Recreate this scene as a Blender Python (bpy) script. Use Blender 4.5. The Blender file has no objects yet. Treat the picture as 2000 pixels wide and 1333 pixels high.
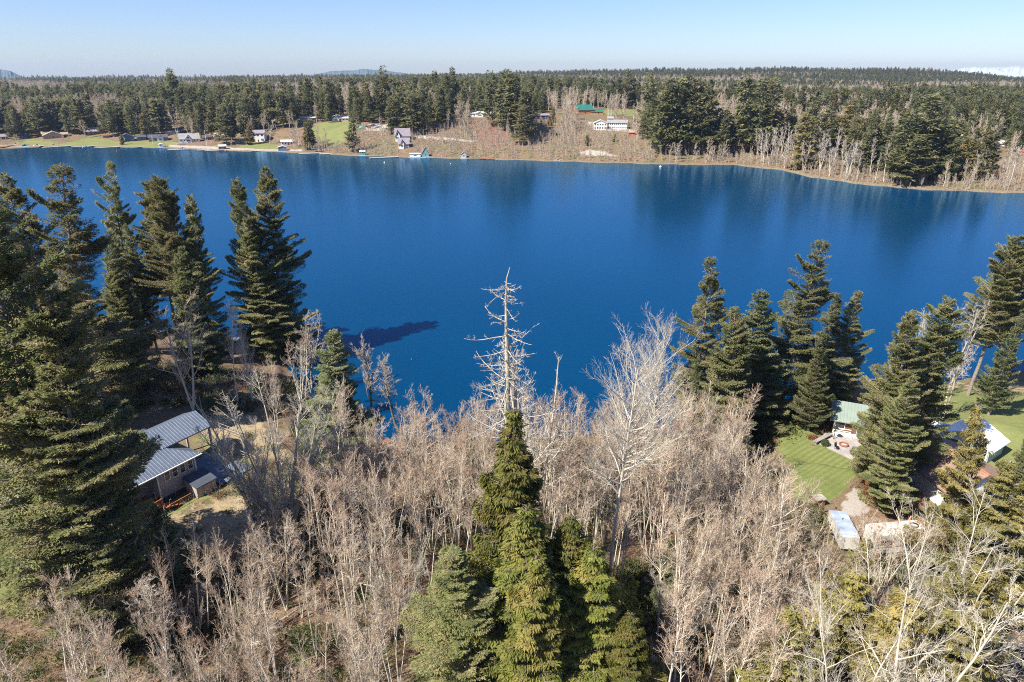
import bpy, math, random
import numpy as np
from mathutils import Vector, Matrix

# ------------------------------------------------------------------ camera, sky, sun, exposure
scene = bpy.context.scene
col = scene.collection
PITCH = math.radians(21.5)
CAMZ = 60.0
cd = bpy.data.cameras.new('camera'); cam = bpy.data.objects.new('camera', cd); col.objects.link(cam)
cd.sensor_width = 36.0; cd.lens = 24.0; cd.clip_start = 0.5; cd.clip_end = 40000.0
cam.location = (0, 0, CAMZ); cam.rotation_euler = (math.pi/2 - PITCH, 0, 0)
scene.camera = cam

SUN_DIR = Vector((-0.80, -0.54, 1.06)).normalized()          # towards the sun
world = bpy.data.worlds.new('World'); scene.world = world; world.use_nodes = True
wn = world.node_tree.nodes; wl = world.node_tree.links
bg = wn['Background']; sky = wn.new('ShaderNodeTexSky'); sky.sky_type = 'NISHITA'; sky.sun_disc = False
sky.sun_elevation = math.asin(SUN_DIR.z); sky.sun_rotation = math.atan2(SUN_DIR.x, SUN_DIR.y)
sky.altitude = 0; sky.air_density = 1.0; sky.dust_density = 0.2; sky.ozone_density = 2.0
tn = wn.new('ShaderNodeMix'); tn.data_type = 'RGBA'; tn.blend_type = 'MULTIPLY'; tn.inputs[0].default_value = 1.0; tn.inputs[7].default_value = (.32, .37, .52, 1)
wl.new(sky.outputs[0], tn.inputs[6]); wl.new(tn.outputs[2], bg.inputs[0]); bg.inputs[1].default_value = 0.15
sl = bpy.data.lights.new('sun', 'SUN'); so = bpy.data.objects.new('sun', sl); col.objects.link(so)
sl.energy = 4.9; sl.angle = math.radians(0.5); sl.color = (1.0, 0.94, 0.82)
so.rotation_euler = SUN_DIR.to_track_quat('Z', 'Y').to_euler(); so.location = (0, 0, 300)
scene.view_settings.view_transform = 'Standard'; scene.view_settings.look = 'None'
scene.view_settings.exposure = 1.08; scene.view_settings.gamma = 1.0
scene.cycles.max_bounces = 6; scene.cycles.diffuse_bounces = 4; scene.cycles.glossy_bounces = 2
scene.cycles.transmission_bounces = 2; scene.cycles.volume_bounces = 0; scene.cycles.transparent_max_bounces = 4
scene.cycles.caustics_reflective = False; scene.cycles.caustics_refractive = False
scene.cycles.use_denoising = False; scene.cycles.filter_width = 1.05

# ------------------------------------------------------------------ picture geometry -> world
F = 1333.3
FW = np.array([0, math.cos(PITCH), -math.sin(PITCH)]); UP = np.array([0, math.sin(PITCH), math.cos(PITCH)])
def ray(px, py):
    return FW + np.array([1, 0, 0])*((px-1000)/F) + UP*((666.5-py)/F)
def project(x, y, z):
    z = z-CAMZ; dep = y*FW[1] + z*FW[2]
    return 1000 + F*x/dep, 666.5 - F*(y*UP[1] + z*UP[2])/dep, dep
def at_z(px, py, z):
    d = ray(px, py); t = (z-CAMZ)/d[2]; return d[0]*t, d[1]*t
def smooth(t):
    t = np.clip(t, 0, 1); return t*t*(3-2*t)
NEAR_PX = [(-300,600),(0,622),(200,640),(420,662),(540,690),(590,760),(660,835),(740,868),(850,868),(1000,862),(1200,855),
           (1400,845),(1480,830),(1530,795),(1620,758),(1700,742),(1850,748),(2000,726),(2200,700),(2500,690)]
FAR_PX = [(-400,274),(0,285),(200,287),(350,291),(450,295),(560,298),(640,302),(700,305),(800,308),(900,310),(1000,313),(1100,316),
          (1200,319),(1320,322),(1437,323),(1531,334),(1587,347),(1662,358),(1756,368),(1831,372),(1962,377),(2100,381),(2500,400)]
def shore(tab):
    a = []
    for p in tab:
        x, y = at_z(p[0], p[1], 0); a.append((math.atan2(x, y), math.hypot(x, y)))
    a = np.array(a); return a[np.argsort(a[:, 0])]
NS, FS = shore(NEAR_PX), shore(FAR_PX)
def az_px(px): 
    x, y = at_z(px, 300, 0); return math.atan2(x, y)
def tab(xs, ys):
    return np.array([az_px(x) for x in xs]), np.array(ys, float)
SHELF = tab([-300,0,450,560,700,760,1300,1420,1530,1700,1900,2300], [60,60,55,35,18,6,6,20,50,60,60,60])
SLOPE = tab([-300,0,450,560,700,1000,1300,1450,1600,1900,2300], [.12,.12,.14,.2,.22,.24,.22,.14,.09,.07,.06])
PLAT  = tab([-300,0,450,600,900,1200,1400,1700,2000,2300], [16,16,18,22,25,21,18,15,12,12])
RIDGE = tab([-300,0,900,1050,1250,1500,1750,1880,1960,2300], [0,0,0,16,26,36,34,22,4,0])
PADS = [(*at_z(1648, 866, 4.6), 9.5, 4.6), (-48, 77, 11, 7.3), (60.5, 81, 8, 6.8), (69.5, 92, 6, 6.4), (-53, 68, 7, 7.3)]
def wob(x, y):
    return (np.sin(x*.11+1.3)*np.cos(y*.13) + .6*np.sin(x*.27-y*.21) + .35*np.sin(x*.61+2)*np.sin(y*.57) + .15*np.sin(x*1.7+y*1.3)*np.sin(y*1.9))
def H(x, y):
    x = np.asarray(x, float); y = np.asarray(y, float)
    r = np.hypot(x, y) + 1e-6; az = np.arctan2(x, y)
    rn = np.interp(az, NS[:, 0], NS[:, 1]) + .5*np.sin(az*60) + .3*np.sin(az*171); rf = np.interp(az, FS[:, 0], FS[:, 1]) + 1.6*np.sin(az*90) + .8*np.sin(az*230)
    dn = rn-r; df = r-rf
    zn = .25*smooth(dn/1.0) + 7.4*smooth((dn-1)/52) + .28*wob(x, y)*smooth(dn/8)
    sh = np.interp(az, *SHELF); sp = np.interp(az, *SLOPE); pl = np.interp(az, *PLAT)
    up = sp*np.maximum(df-sh, 0) + .05*np.minimum(np.maximum(df, 0), sh)
    zf = .5*smooth(df/2.0) + pl*(1-np.exp(-up/pl*1.15)) + .8*wob(x*.12, y*.12)*smooth(df/60)*(1+smooth((df-200)/400)*1.5)
    zf = zf + np.interp(az, *RIDGE)*np.exp(-((r-3000)/650.)**2)
    for cx, cy, pr, pz_ in PADS:
        w = smooth((pr-np.hypot(x-cx, y-cy))/5+1); zn = zn*(1-w)+pz_*w
    lake = -1.8*smooth(np.minimum(-dn, -df)/8)
    return np.where(dn > 0, zn, np.where(df > 0, zf, lake))
def ground(px, py):
    """first point of the terrain under a pixel of the photograph"""
    d = ray(px, py); t = np.concatenate([np.arange(20, 200, .25), np.arange(200, 3000, 1.0)])
    X = d[0]*t; Y = d[1]*t; Z = CAMZ + d[2]*t
    h = np.maximum(H(X, Y), 0)
    k = np.argmax(Z <= h)
    if Z[k] > h[k]: k = len(t)-1
    return float(X[k]), float(Y[k]), float(h[k])

# ------------------------------------------------------------------ materials
def nodes_of(m):
    m.use_nodes = True; nt = m.node_tree; return nt.nodes, nt.links, nt.nodes['Principled BSDF']
def N(nd, t, **kw):
    n = nd.new(t)
    for k, v in kw.items(): setattr(n, k, v)
    return n
def mixc(nd, lk, fac, a, b, mode='MIX'):
    m = nd.new('ShaderNodeMix'); m.data_type = 'RGBA'; m.blend_type = mode
    for i, v in ((0, fac), (6, a), (7, b)):
        if isinstance(v, bpy.types.NodeSocket): lk.new(v, m.inputs[i])
        elif i == 0: m.inputs[0].default_value = v
        else: m.inputs[i].default_value = (*v, 1)
    return m.outputs[2]
def ramp(nd, lk, src, p0, p1, inv=False):
    m = nd.new('ShaderNodeMapRange'); lk.new(src, m.inputs[0]); m.inputs[1].default_value = p0; m.inputs[2].default_value = p1
    if inv: m.inputs[3].default_value = 1; m.inputs[4].default_value = 0
    return m.outputs[0]
def noise(nd, lk, scale, detail=3, rough=.55, coord=None, sock='Object', vec=None):
    t = nd.new('ShaderNodeTexNoise'); t.inputs['Scale'].default_value = scale; t.inputs['Detail'].default_value = detail
    t.inputs['Roughness'].default_value = rough
    if vec is None:
        tc = coord or nd.new('ShaderNodeTexCoord'); vec = tc.outputs[sock]
    lk.new(vec, t.inputs['Vector']); return t.outputs[0]
MATS = {}
def mat(name, c, c2=None, scale=2.0, rough=.8, metal=0.0, bump=0.0, stripes=None, spec=.3, rnd=0):
    """plain surface with procedural variation between c and c2; stripes=(axis, period, colour, width)"""
    if name in MATS: return MATS[name]
    m = bpy.data.materials.new(name); nd, lk, b = nodes_of(m)
    c2 = c2 or tuple(v*.78 for v in c)
    tc = nd.new('ShaderNodeTexCoord')
    n = noise(nd, lk, scale, 5, .6, tc); out = mixc(nd, lk, ramp(nd, lk, n, .35, .65), c, c2)
    if stripes:
        ax, per, sc, w = stripes
        sx = nd.new('ShaderNodeSeparateXYZ'); lk.new(tc.outputs['Object'], sx.inputs[0])
        a = N(nd, 'ShaderNodeMath', operation='FRACT'); d = N(nd, 'ShaderNodeMath', operation='DIVIDE'); d.inputs[1].default_value = per
        lk.new(sx.outputs[ax], d.inputs[0]); lk.new(d.outputs[0], a.inputs[0])
        g = N(nd, 'ShaderNodeMath', operation='LESS_THAN'); g.inputs[1].default_value = w; lk.new(a.outputs[0], g.inputs[0])
        out = mixc(nd, lk, g.outputs[0], out, sc)
    if rnd:
        oi = nd.new('ShaderNodeObjectInfo'); out = mixc(nd, lk, ramp(nd, lk, oi.outputs['Random'], 0, 1), out, tuple(v*rnd for v in c))
    lk.new(out, b.inputs['Base Color']); b.inputs['Roughness'].default_value = rough; b.inputs['Metallic'].default_value = metal
    b.inputs['Specular IOR Level'].default_value = spec
    if bump:
        bm = nd.new('ShaderNodeBump'); bm.inputs['Strength'].default_value = bump; lk.new(n, bm.inputs['Height']); lk.new(bm.outputs[0], b.inputs['Normal'])
    MATS[name] = m; return m
def leafmat(name, dark, light, third, trans=.45):
    """foliage: each spray has its own tint, each tree its own hue"""
    m = bpy.data.materials.new(name); nd, lk, b = nodes_of(m)
    at = N(nd, 'ShaderNodeAttribute', attribute_name='tint'); oi = nd.new('ShaderNodeObjectInfo')
    c = mixc(nd, lk, at.outputs['Fac'], dark, light)
    n = noise(nd, lk, .35, 2, .5); c = mixc(nd, lk, ramp(nd, lk, n, .42, .7), c, third); c = mixc(nd, lk, ramp(nd, lk, at.outputs['Fac'], .83, .97), c, (.36, .34, .22) if 'cedar' not in name and 'leaf' not in name else light)
    hsv = nd.new('ShaderNodeHueSaturation'); lk.new(c, hsv.inputs['Color'])
    lk.new(ramp2(nd, lk, oi.outputs['Random'], .485, .512), hsv.inputs['Hue'])
    mu = N(nd, 'ShaderNodeMath', operation='MULTIPLY'); mu.inputs[1].default_value = 7.31; fr = N(nd, 'ShaderNodeMath', operation='FRACT')
    lk.new(oi.outputs['Random'], mu.inputs[0]); lk.new(mu.outputs[0], fr.inputs[0])
    lk.new(ramp2(nd, lk, fr.outputs[0], .78, 1.3), hsv.inputs['Value'])
    lk.new(hsv.outputs[0], b.inputs['Base Color']); b.inputs['Roughness'].default_value = .65; b.inputs['Specular IOR Level'].default_value = .25
    if trans:
        tr = nd.new('ShaderNodeBsdfTranslucent'); lk.new(hsv.outputs[0], tr.inputs[0]); mx = nd.new('ShaderNodeMixShader'); mx.inputs[0].default_value = trans
        lk.new(b.outputs[0], mx.inputs[1]); lk.new(tr.outputs[0], mx.inputs[2]); lk.new(mx.outputs[0], nd['Material Output'].inputs[0])
    MATS[name] = m; return m
def ramp2(nd, lk, src, lo, hi):
    m = nd.new('ShaderNodeMapRange'); lk.new(src, m.inputs[0]); m.inputs[3].default_value = lo; m.inputs[4].default_value = hi; return m.outputs[0]
leafmat('fir_needles', (.095,.115,.046), (.29,.305,.12), (.34,.30,.15))
leafmat('fir_needles_blue', (.078,.11,.05), (.25,.29,.12), (.30,.29,.15))
leafmat('cedar_sprays', (.075,.095,.022), (.26,.285,.06), (.31,.27,.075))
leafmat('cedar_yellow', (.13,.12,.035), (.36,.32,.10), (.40,.33,.12))
leafmat('far_needles', (.068,.088,.042), (.225,.24,.105), (.29,.255,.12))
leafmat('far_cedar', (.10,.095,.035), (.25,.22,.08), (.29,.22,.09))
leafmat('shrub_leaf', (.04,.07,.02), (.12,.15,.05), (.16,.15,.07))
leafmat('beech_leaf', (.22,.11,.05), (.45,.26,.13), (.30,.17,.09))
mat('fir_bark', (.16,.125,.10), (.30,.25,.21), 3, bump=.5)
mat('alder_bark', (.66,.60,.49), (.48,.42,.33), 1.2, rnd=.8)
mat('twig_tan', (.60,.48,.36), (.49,.36,.265), .4, rnd=.78)
mat('twig_red', (.53,.385,.28), (.41,.285,.20), .4, rnd=.8)
mat('twig_grey', (.56,.50,.43), (.44,.37,.31), .5, rnd=.85)
mat('twig_white', (.60,.545,.45), (.44,.39,.31), .5)
mat('lichen_bark', (.48,.45,.34), (.28,.24,.19), 3.5, bump=.4)
mat('dark_bark', (.10,.085,.07), (.22,.19,.16), 2)
mat('far_twig', (.50,.40,.30), (.38,.29,.21), .15, rnd=.75)
mat('far_white_twig', (.42,.37,.34), (.32,.27,.23), .15, rnd=.8)

# ------------------------------------------------------------------ meshes and objects
rng = np.random.default_rng(7); R = random.Random(11)
def mesh_np(name, V, Q, m, tint=None, smooth_=False, slots=None):
    me = bpy.data.meshes.new(name); V = np.asarray(V, np.float32); Q = np.asarray(Q, np.int32)
    k = Q.shape[1]
    me.vertices.add(len(V)); me.vertices.foreach_set('co', V.ravel())
    me.loops.add(Q.size); me.loops.foreach_set('vertex_index', Q.ravel())
    me.polygons.add(len(Q)); me.polygons.foreach_set('loop_start', np.arange(0, Q.size, k, dtype=np.int32))
    for mm in (m if isinstance(m, (list, tuple)) else [m]): me.materials.append(MATS[mm] if isinstance(mm, str) else mm)
    if slots is not None: me.polygons.foreach_set('material_index', np.asarray(slots, np.int32))
    me.update(calc_edges=True)
    if smooth_: me.polygons.foreach_set('use_smooth', np.ones(len(Q), bool))
    if tint is not None:
        a = me.attributes.new('tint', 'FLOAT', 'POINT'); a.data.foreach_set('value', np.asarray(tint, np.float32))
    return me
def link(name, me, parent=None):
    o = bpy.data.objects.new(name, me); col.objects.link(o)
    if parent is not None: o.parent = parent
    return o
def tag(o, label=None, cat=None, group=None, kind=None):
    if label: o['label'] = label
    if cat: o['category'] = cat
    if group: o['group'] = group
    if kind: o['kind'] = kind
    return o
def thing(name, label, cat, loc, rz=0.0, group=None):
    o = bpy.data.objects.new(name, None); col.objects.link(o); o.location = loc; o.rotation_euler = (0, 0, rz); o.empty_display_size = .3
    return tag(o, label, cat, group)
class MB:
    """collects boxes, prisms and tubes into one mesh"""
    def __init__(s): s.v = []; s.f = []
    def add(s, v, f):
        n = len(s.v); s.v += [tuple(p) for p in v]; s.f += [tuple(i+n for i in q) for q in f]; return s
    def box(s, x0, x1, y0, y1, z0, z1):
        return s.hexa([(x0,y0,z0),(x1,y0,z0),(x1,y1,z0),(x0,y1,z0),(x0,y0,z1),(x1,y0,z1),(x1,y1,z1),(x0,y1,z1)])
    def hexa(s, v):
        return s.add(v, [(0,3,2,1),(4,5,6,7),(0,1,5,4),(1,2,6,5),(2,3,7,6),(3,0,4,7)])
    def slab(s, pts, t):
        """closed plate from a planar polygon, t thick downwards"""
        n = len(pts); v = list(pts) + [(p[0], p[1], p[2]-t) for p in pts]
        return s.add(v, [tuple(range(n)), tuple(range(2*n-1, n-1, -1))] + [(i, n+i, n+(i+1) % n, (i+1) % n) for i in range(n)])
    def tube(s, p, q, r0, r1=None, n=8):
        r1 = r0 if r1 is None else r1; p = Vector(p); q = Vector(q); d = (q-p).normalized()
        a = d.orthogonal().normalized(); b = d.cross(a); v = []
        for c, r in ((p, r0), (q, r1)):
            v += [c + (a*math.cos(2*math.pi*i/n) + b*math.sin(2*math.pi*i/n))*r for i in range(n)]
        return s.add(v, [(i, (i+1) % n, n+(i+1) % n, n+i) for i in range(n)] + [tuple(range(n-1, -1, -1)), tuple(range(n, 2*n))])
    def ball(s, c, rx, ry=None, rz=None, n=10, m=6):
        ry = ry or rx; rz = rz or rx; v = []; f = []
        for i in range(m+1):
            t = math.pi*i/m
            for j in range(n):
                a = 2*math.pi*j/n; v.append((c[0]+rx*math.sin(t)*math.cos(a), c[1]+ry*math.sin(t)*math.sin(a), c[2]+rz*math.cos(t)))
        for i in range(m):
            for j in range(n):
                f.append((i*n+j, (i+1)*n+j, (i+1)*n+(j+1) % n, i*n+(j+1) % n))
        return s.add(v, f)
    def ring(s, c, R_, r, n=20, m=6):
        v = []; f = []
        for i in range(n):
            a = 2*math.pi*i/n
            for j in range(m):
                b = 2*math.pi*j/m; q = R_+r*math.cos(b); v.append((c[0]+q*math.cos(a), c[1]+q*math.sin(a), c[2]+r*math.sin(b)))
        for i in range(n):
            for j in range(m):
                f.append((i*m+j, ((i+1) % n)*m+j, ((i+1) % n)*m+(j+1) % m, i*m+(j+1) % m))
        return s.add(v, f)
    def build(s, name, m, parent=None, label=None):
        me = bpy.data.meshes.new(name); me.from_pydata(s.v, [], s.f); me.materials.append(MATS[m] if isinstance(m, str) else m); me.update()
        o = link(name, me, parent)
        if label: o['label'] = label
        return o

# ------------------------------------------------------------------ tree makers (all arrays)
def nrm(a): return a/np.maximum(np.linalg.norm(a, axis=-1, keepdims=True), 1e-9)
def grow(rg, S, D, L, K, up=0.0, jit=.12, sag=0.0):
    P = np.zeros((len(S), K, 3)); P[:, 0] = S; d = nrm(D.copy()); st = (L/(K-1))[:, None]
    for k in range(1, K):
        d = d + rg.normal(0, jit, d.shape); d[:, 2] += up - sag*(1-k/K*1.6); d = nrm(d); P[:, k] = P[:, k-1] + d*st
    return P
def skin(P, Ra, n=4):
    """tubes along polylines P (N,K,3) with radii Ra (N,K)"""
    Nn, K, _ = P.shape; D = nrm(P[:, -1]-P[:, 0]); ref = np.where(np.abs(D[:, 2:3]) > .8, np.array([[1., 0, 0]]), np.array([[0, 0, 1.]]))
    A = nrm(np.cross(D, ref)); B = np.cross(D, A); an = np.arange(n)*2*math.pi/n
    off = A[:, None, None]*np.cos(an)[None, None, :, None] + B[:, None, None]*np.sin(an)[None, None, :, None]
    V = (P[:, :, None] + off*Ra[:, :, None, None]).reshape(-1, 3)
    i = np.arange(Nn)[:, None, None]*K*n; k = np.arange(K-1)[None, :, None]*n; j = np.arange(n)[None, None]; j2 = (j+1) % n
    Q = np.stack([i+k+j, i+k+j2, i+k+n+j2, i+k+n+j], -1).reshape(-1, 4)
    return V, Q
def join(*parts):
    V = []; Q = []; n = 0
    for v, q in parts: V.append(v); Q.append(q+n); n += len(v)
    return np.concatenate(V), np.concatenate(Q)
def on(P, i, t):
    K = P.shape[1]; u = np.clip(t, 0, .999)*(K-1); k = u.astype(int); w = (u-k)[:, None]
    return P[i, k]*(1-w) + P[i, k+1]*w, nrm(P[i, k+1]-P[i, k])
def sprout(rg, P, L, Rd, m, t0, t1, ang, ratio, K, up=.0, jit=.12, keep=1.0, sag=0.0, taper=.5):
    """children of polylines P; returns new polylines, lengths, base radii"""
    i = np.repeat(np.arange(len(P)), m); t = rg.uniform(t0, t1, len(i)); S, T = on(P, i, t)
    rp = nrm(np.cross(T, rg.normal(size=T.shape))); a = np.radians(rg.uniform(*ang, len(i)))[:, None]
    D = T*np.cos(a) + rp*np.sin(a)
    l = L[i]*ratio*(1-taper*t)*rg.uniform(.6, 1.25, len(i)); r = Rd[i]*(1-.75*t)*.6
    return grow(rg, S, D, l, K, up, jit, sag), l, r
def rad(r0, K, end=.25): return r0[:, None]*np.linspace(1, end, K)[None]
def bare_proto(seed, h, r0=.14, clear=.4, nb=26, blen=.26, ang=(35, 65), stems=1, spread=.1, tw=(7, 7), rmin=.014, n3=3, up=.10, leanz=0, jit=.1, tj=.035, trunkm='alder_bark', twigm='twig_tan', levels=3, curl=.12):
    rg = np.random.default_rng(seed)
    S = np.zeros((stems, 3)); S[:, :2] = rg.normal(0, .12*(stems > 1), (stems, 2))
    D = np.zeros((stems, 3)); D[:, 2] = 1; D[:, :2] = rg.normal(0, spread, (stems, 2))
    if stems > 1: 
        a = np.arange(stems)*2*math.pi/stems + rg.uniform(0, .6, stems); D[:, 0] = spread*np.cos(a); D[:, 1] = spread*np.sin(a)
    L = h*rg.uniform(.86 if stems > 1 else 1, 1, stems)
    T = grow(rg, S, D, L, 9, .02, tj)
    T[:, :, 2] *= h/T[:, :, 2].max()
    R0 = r0*rg.uniform(.75, 1, stems)
    g1, l1, q1 = sprout(rg, T, L, R0, max(3, nb//stems), clear, .97, ang, blen, 6, up, curl, taper=.55); q1 = np.maximum(q1, rmin*1.6)
    wood = join(skin(T, R0[:, None]*np.linspace(1, .16, 9)[None]**.9, 7), skin(g1, rad(q1, 6), 4)); wood = [wood[0], wood[1]]
    g2, l2, q2 = sprout(rg, g1, l1, q1, tw[0], .15, .97, (25, 55), .5, 4, up*1.1, curl*1.1); q2 = np.maximum(q2*.8, rmin)
    parts = [skin(g2, rad(q2, 4, .4), 3)]
    # fine twigs also along the top of the stem
    gt, lt, qt = sprout(rg, T, L, R0, tw[0]*4//max(1, stems//2+1), max(clear, .55), .99, (25, 55), .1, 4, up, .15); qt = np.full(len(qt), rmin)
    parts.append(skin(gt, rad(qt, 4, .4), 3))
    if levels > 2:
        src = np.concatenate([g2, gt]); ls = np.concatenate([l2, lt]); qs = np.concatenate([q2, qt])
        g3, l3, q3 = sprout(rg, src, ls, qs, tw[1], .1, .98, (22, 55), .5, 3, up, .16); q3 = np.full(len(q3), rmin*.75)
        parts.append(skin(g3, rad(q3, 3, .5), n3))
    cr = list(join(*parts)); k_ = h/np.percentile(cr[0][:, 2], 99.8); cr[0] = cr[0]*k_; wood[0] = wood[0]*k_
    return mesh_np('trunk', *wood, trunkm, smooth_=True), mesh_np('crown', *cr, twigm)
def blades(rg, C, D, U, L, W, fold=.25):
    """folded rhombus sprays; C base, D direction, U rough normal"""
    D = nrm(D); Sd = nrm(np.cross(D, U)); Nn = np.cross(Sd, D)
    mid = C + D*(L*.45)[:, None]; s = Sd*(W*.5)[:, None]; d = -Nn*(W*fold)[:, None]
    V = np.stack([C, mid+s+d, C+D*L[:, None], mid-s+d], 1).reshape(-1, 3)
    return V, np.arange(len(C)*4).reshape(-1, 4)
def conifer_proto(seed, h, wid, nbr=300, nbl=60000, base=.1, prof=.75, size=(.38, .15), droop=.25, upt=.18, hang=.15, leaf='fir_needles', bark='fir_bark',
                  r0=.42, irregular=.3, lean=.02, trn=9, bare=.12, gap=.25, clump=1.0, drape=0, topf=1.0):
    rg = np.random.default_rng(seed)
    T = grow(rg, np.zeros((1, 3)), np.array([[rg.normal(0, lean), rg.normal(0, lean), 1]]), np.array([h]), 10, .03, .018); T[:, :, 2] *= h/T[0, -1, 2]
    tt = base + (1-base)*np.linspace(0, 1, nbr)**1.0 + rg.normal(0, .01, nbr); tt = np.clip(tt, base*.8, .995)
    u = (tt-base)/(1-base); az = np.arange(nbr)*2.39996 + rg.normal(0, .5, nbr)
    # lobes: sectors of the crown that reach further or are missing
    lob = 1 + irregular*np.sin(az*2+u*9+seed) * .6 + irregular*np.sin(az*1+u*17+seed*2)*.5
    L = wid*.5*(np.clip(1-u, 0, 1)**prof*.93+.05)*rg.uniform(.62, 1.12, nbr)*np.clip(lob, .35, 1.6)
    L *= np.where(rg.random(nbr) < gap*.35, .5, 1)
    L *= np.minimum(1, .6+u*4)                                     # the lowest branches are shorter
    S, _ = on(T, np.zeros(nbr, int), tt)
    el = .25*topf + .55*u - droop*(1-u)                              # young branches point up, old ones hang
    D = np.stack([np.cos(az), np.sin(az), el], -1)
    G = grow(rg, S, D, np.maximum(L, .35), 6, upt*.22, .06, droop*.35)
    rb = np.maximum(.012*L+.012, .02)
    wood = join(skin(T, (r0*(1-np.linspace(0, 1, 10))**.85+.03)[None], trn), skin(G, rad(rb, 6, .25), 4))
    if bare:                                                       # bare grey side sticks
        g2, l2, q2 = sprout(rg, G, np.maximum(L, .5), rb, int(6*bare/.12), .1, .95, (35, 70), .33, 3, 0, .15)
        wood = join(wood, skin(g2, rad(np.full(len(g2), .018), 3, .5), 3))
    # sprays
    wgt = np.maximum(L, .4)**1.35*(rg.uniform(.3, 1.2, nbr)**clump); i = rg.choice(nbr, nbl, p=wgt/wgt.sum())
    t = rg.beta(1.7, 1.0, nbl)*.9+.1; P, Tn = on(G, i, t)
    side = nrm(np.cross(Tn, np.array([0, 0, 1.])))
    w = (.30*L[i]*(1-t)+.10*L[i]*(t < .99)+.22); sg = rg.uniform(-1, 1, nbl); s = sg*w
    C = P + side*s[:, None]; C[:, 2] -= np.abs(s)*hang*.8 + rg.uniform(0, 1, nbl)*hang*1.0
    C += rg.normal(0, .05, C.shape)
    Db = Tn*.7 + side*(np.sign(s)*.75)[:, None] + rg.normal(0, .35, C.shape); Db[:, 2] -= hang*2.2 - .12
    U = rg.normal(0, .45, C.shape); U[:, 2] += 1
    if drape: U = Tn*1.2+rg.normal(0, .5, C.shape); Db[:, 2] -= drape
    Lb = size[0]*rg.uniform(.6, 1.35, nbl); Wb = size[1]*rg.uniform(.6, 1.3, nbl)
    V, Q = blades(rg, C, Db, U, Lb, Wb)
    tb = rg.uniform(0, 1, nbr)[i]*.45 + rg.uniform(0, 1, nbl)*.45 + np.abs(sg)*.12
    return mesh_np('trunk', *wood, [bark], smooth_=True), mesh_np('crown', V, Q, leaf, tint=np.repeat(np.clip(tb, 0, 1), 4))
USE_HAZE = True
# ------------------------------------------------------------------ the land
def poly_px(pts): return np.array([ground(*p)[:2] for p in pts])
def inside(poly, X, Y):
    c = np.zeros(X.shape, bool); n = len(poly)
    for i in range(n):
        x0, y0 = poly[i]; x1, y1 = poly[(i+1) % n]
        if y0 == y1: continue
        c ^= ((y0 > Y) != (y1 > Y)) & (X < (x1-x0)*(Y-y0)/(y1-y0)+x0)
    return c
LAWNS = [poly_px(p) for p in (
    [(1518,862),(1540,848),(1565,843),(1590,856),(1578,874),(1600,869),(1628,874),(1652,886),(1666,898),(1673,912),(1671,928),(1663,944),(1650,958),(1634,972),(1612,984),(1590,990),(1566,988),(1548,976),(1540,955),(1543,930),(1534,905),(1524,882)],
    [(1520,870),(1530,840),(1590,820),(1600,860),(1560,880)],
    [(1815,770),(1880,757),(1960,770),(2040,775),(2060,1000),(1960,960),(1900,900),(1830,860),(1800,800)],
    [(255,1000),(330,975),(400,950),(430,960),(330,1010),(240,1040)],
    [(385,845),(430,870),(500,905),(480,915),(420,885),(385,865)],
    [(150,655),(190,645),(210,680),(160,690)], [(-60,960),(40,1040),(60,1110),(20,1200),(-80,1200)],
    [(560,1290),(600,1240),(650,1235),(640,1262),(590,1310)],
    # far shore
    [(105,284),(150,275),(175,268),(230,277),(300,276),(360,280),(300,290),(200,286)],[(20,282),(60,273),(110,278),(105,285)],[(460,291),(490,279),(545,284),(560,296),(500,296)],
    [(395,290),(440,280),(440,292),(400,293)],
    [(602,262),(618,243),(640,238),(690,235),(692,262),(655,290),(610,270)],[(1085,218),(1250,215),(1255,232),(1210,225),(1100,222)],
    [(1940,274),(2060,268),(2060,288),(1985,290)],[(1845,300),(1900,298),(1900,345),(1850,345)],[(915,228),(960,228),(960,231),(915,231)])]
MOWN = LAWNS[0]
GRAVEL = [poly_px(p) for p in ([(1655,965),(1672,950),(1690,960),(1700,1000),(1660,1015),(1640,1000)],
    [(820,266),(840,267),(930,276),(925,279),(835,271),(800,270)],[(1155,247),(1145,242),(1150,238),(1165,240),(1240,255),(1240,259),(1165,256)],[(1130,300),(1150,293),(1180,297),(1210,306),(1150,306)],
    [(1930,276),(2060,266),(2060,268),(1935,280)],[(720,243),(760,240),(760,256),(712,256)],[(590,292),(560,293),(470,290),(400,286),(330,284),(330,288),(460,294),(590,296)])]
BARE = [poly_px(p) for p in ([(400,800),(500,810),(560,900),(480,900),(400,850)],[(1830,760),(1990,740),(2010,765),(1850,775)],[(340,1010),(440,960),(560,980),(560,1080),(350,1080)],[(920,235),(975,232),(1000,270),(960,292),(930,270)])]
def polar(azs, rs, z0=0):
    A, RR = np.meshgrid(azs, rs); X = RR*np.sin(A); Y = RR*np.cos(A); return X, Y
def gridmesh(X, Y, Z):
    n, m = X.shape; V = np.stack([X, Y, Z], -1).reshape(-1, 3); i = (np.arange(n-1)[:, None]*m + np.arange(m-1)[None]).ravel()
    return V, np.stack([i, i+1, i+m+1, i+m], -1)
rs = np.concatenate([np.linspace(4, 38, 12)[:-1], np.arange(38, 170, .55), np.geomspace(170, 300, 25)[1:], np.arange(305, 760, 2.2), np.geomspace(760, 4200, 110)[1:], np.geomspace(4200, 7400, 14)[1:]])
azs = np.concatenate([np.radians(np.linspace(-110, -48, 30))[:-1], np.radians(np.linspace(-48, 48, 620)), np.radians(np.linspace(48, 110, 30))[1:]])
X, Y = polar(azs, rs); Z = H(X, Y); V, Q = gridmesh(X, Y, Z)
lawn = np.zeros(X.shape); grav = np.zeros(X.shape); bare = np.zeros(X.shape)
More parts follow.
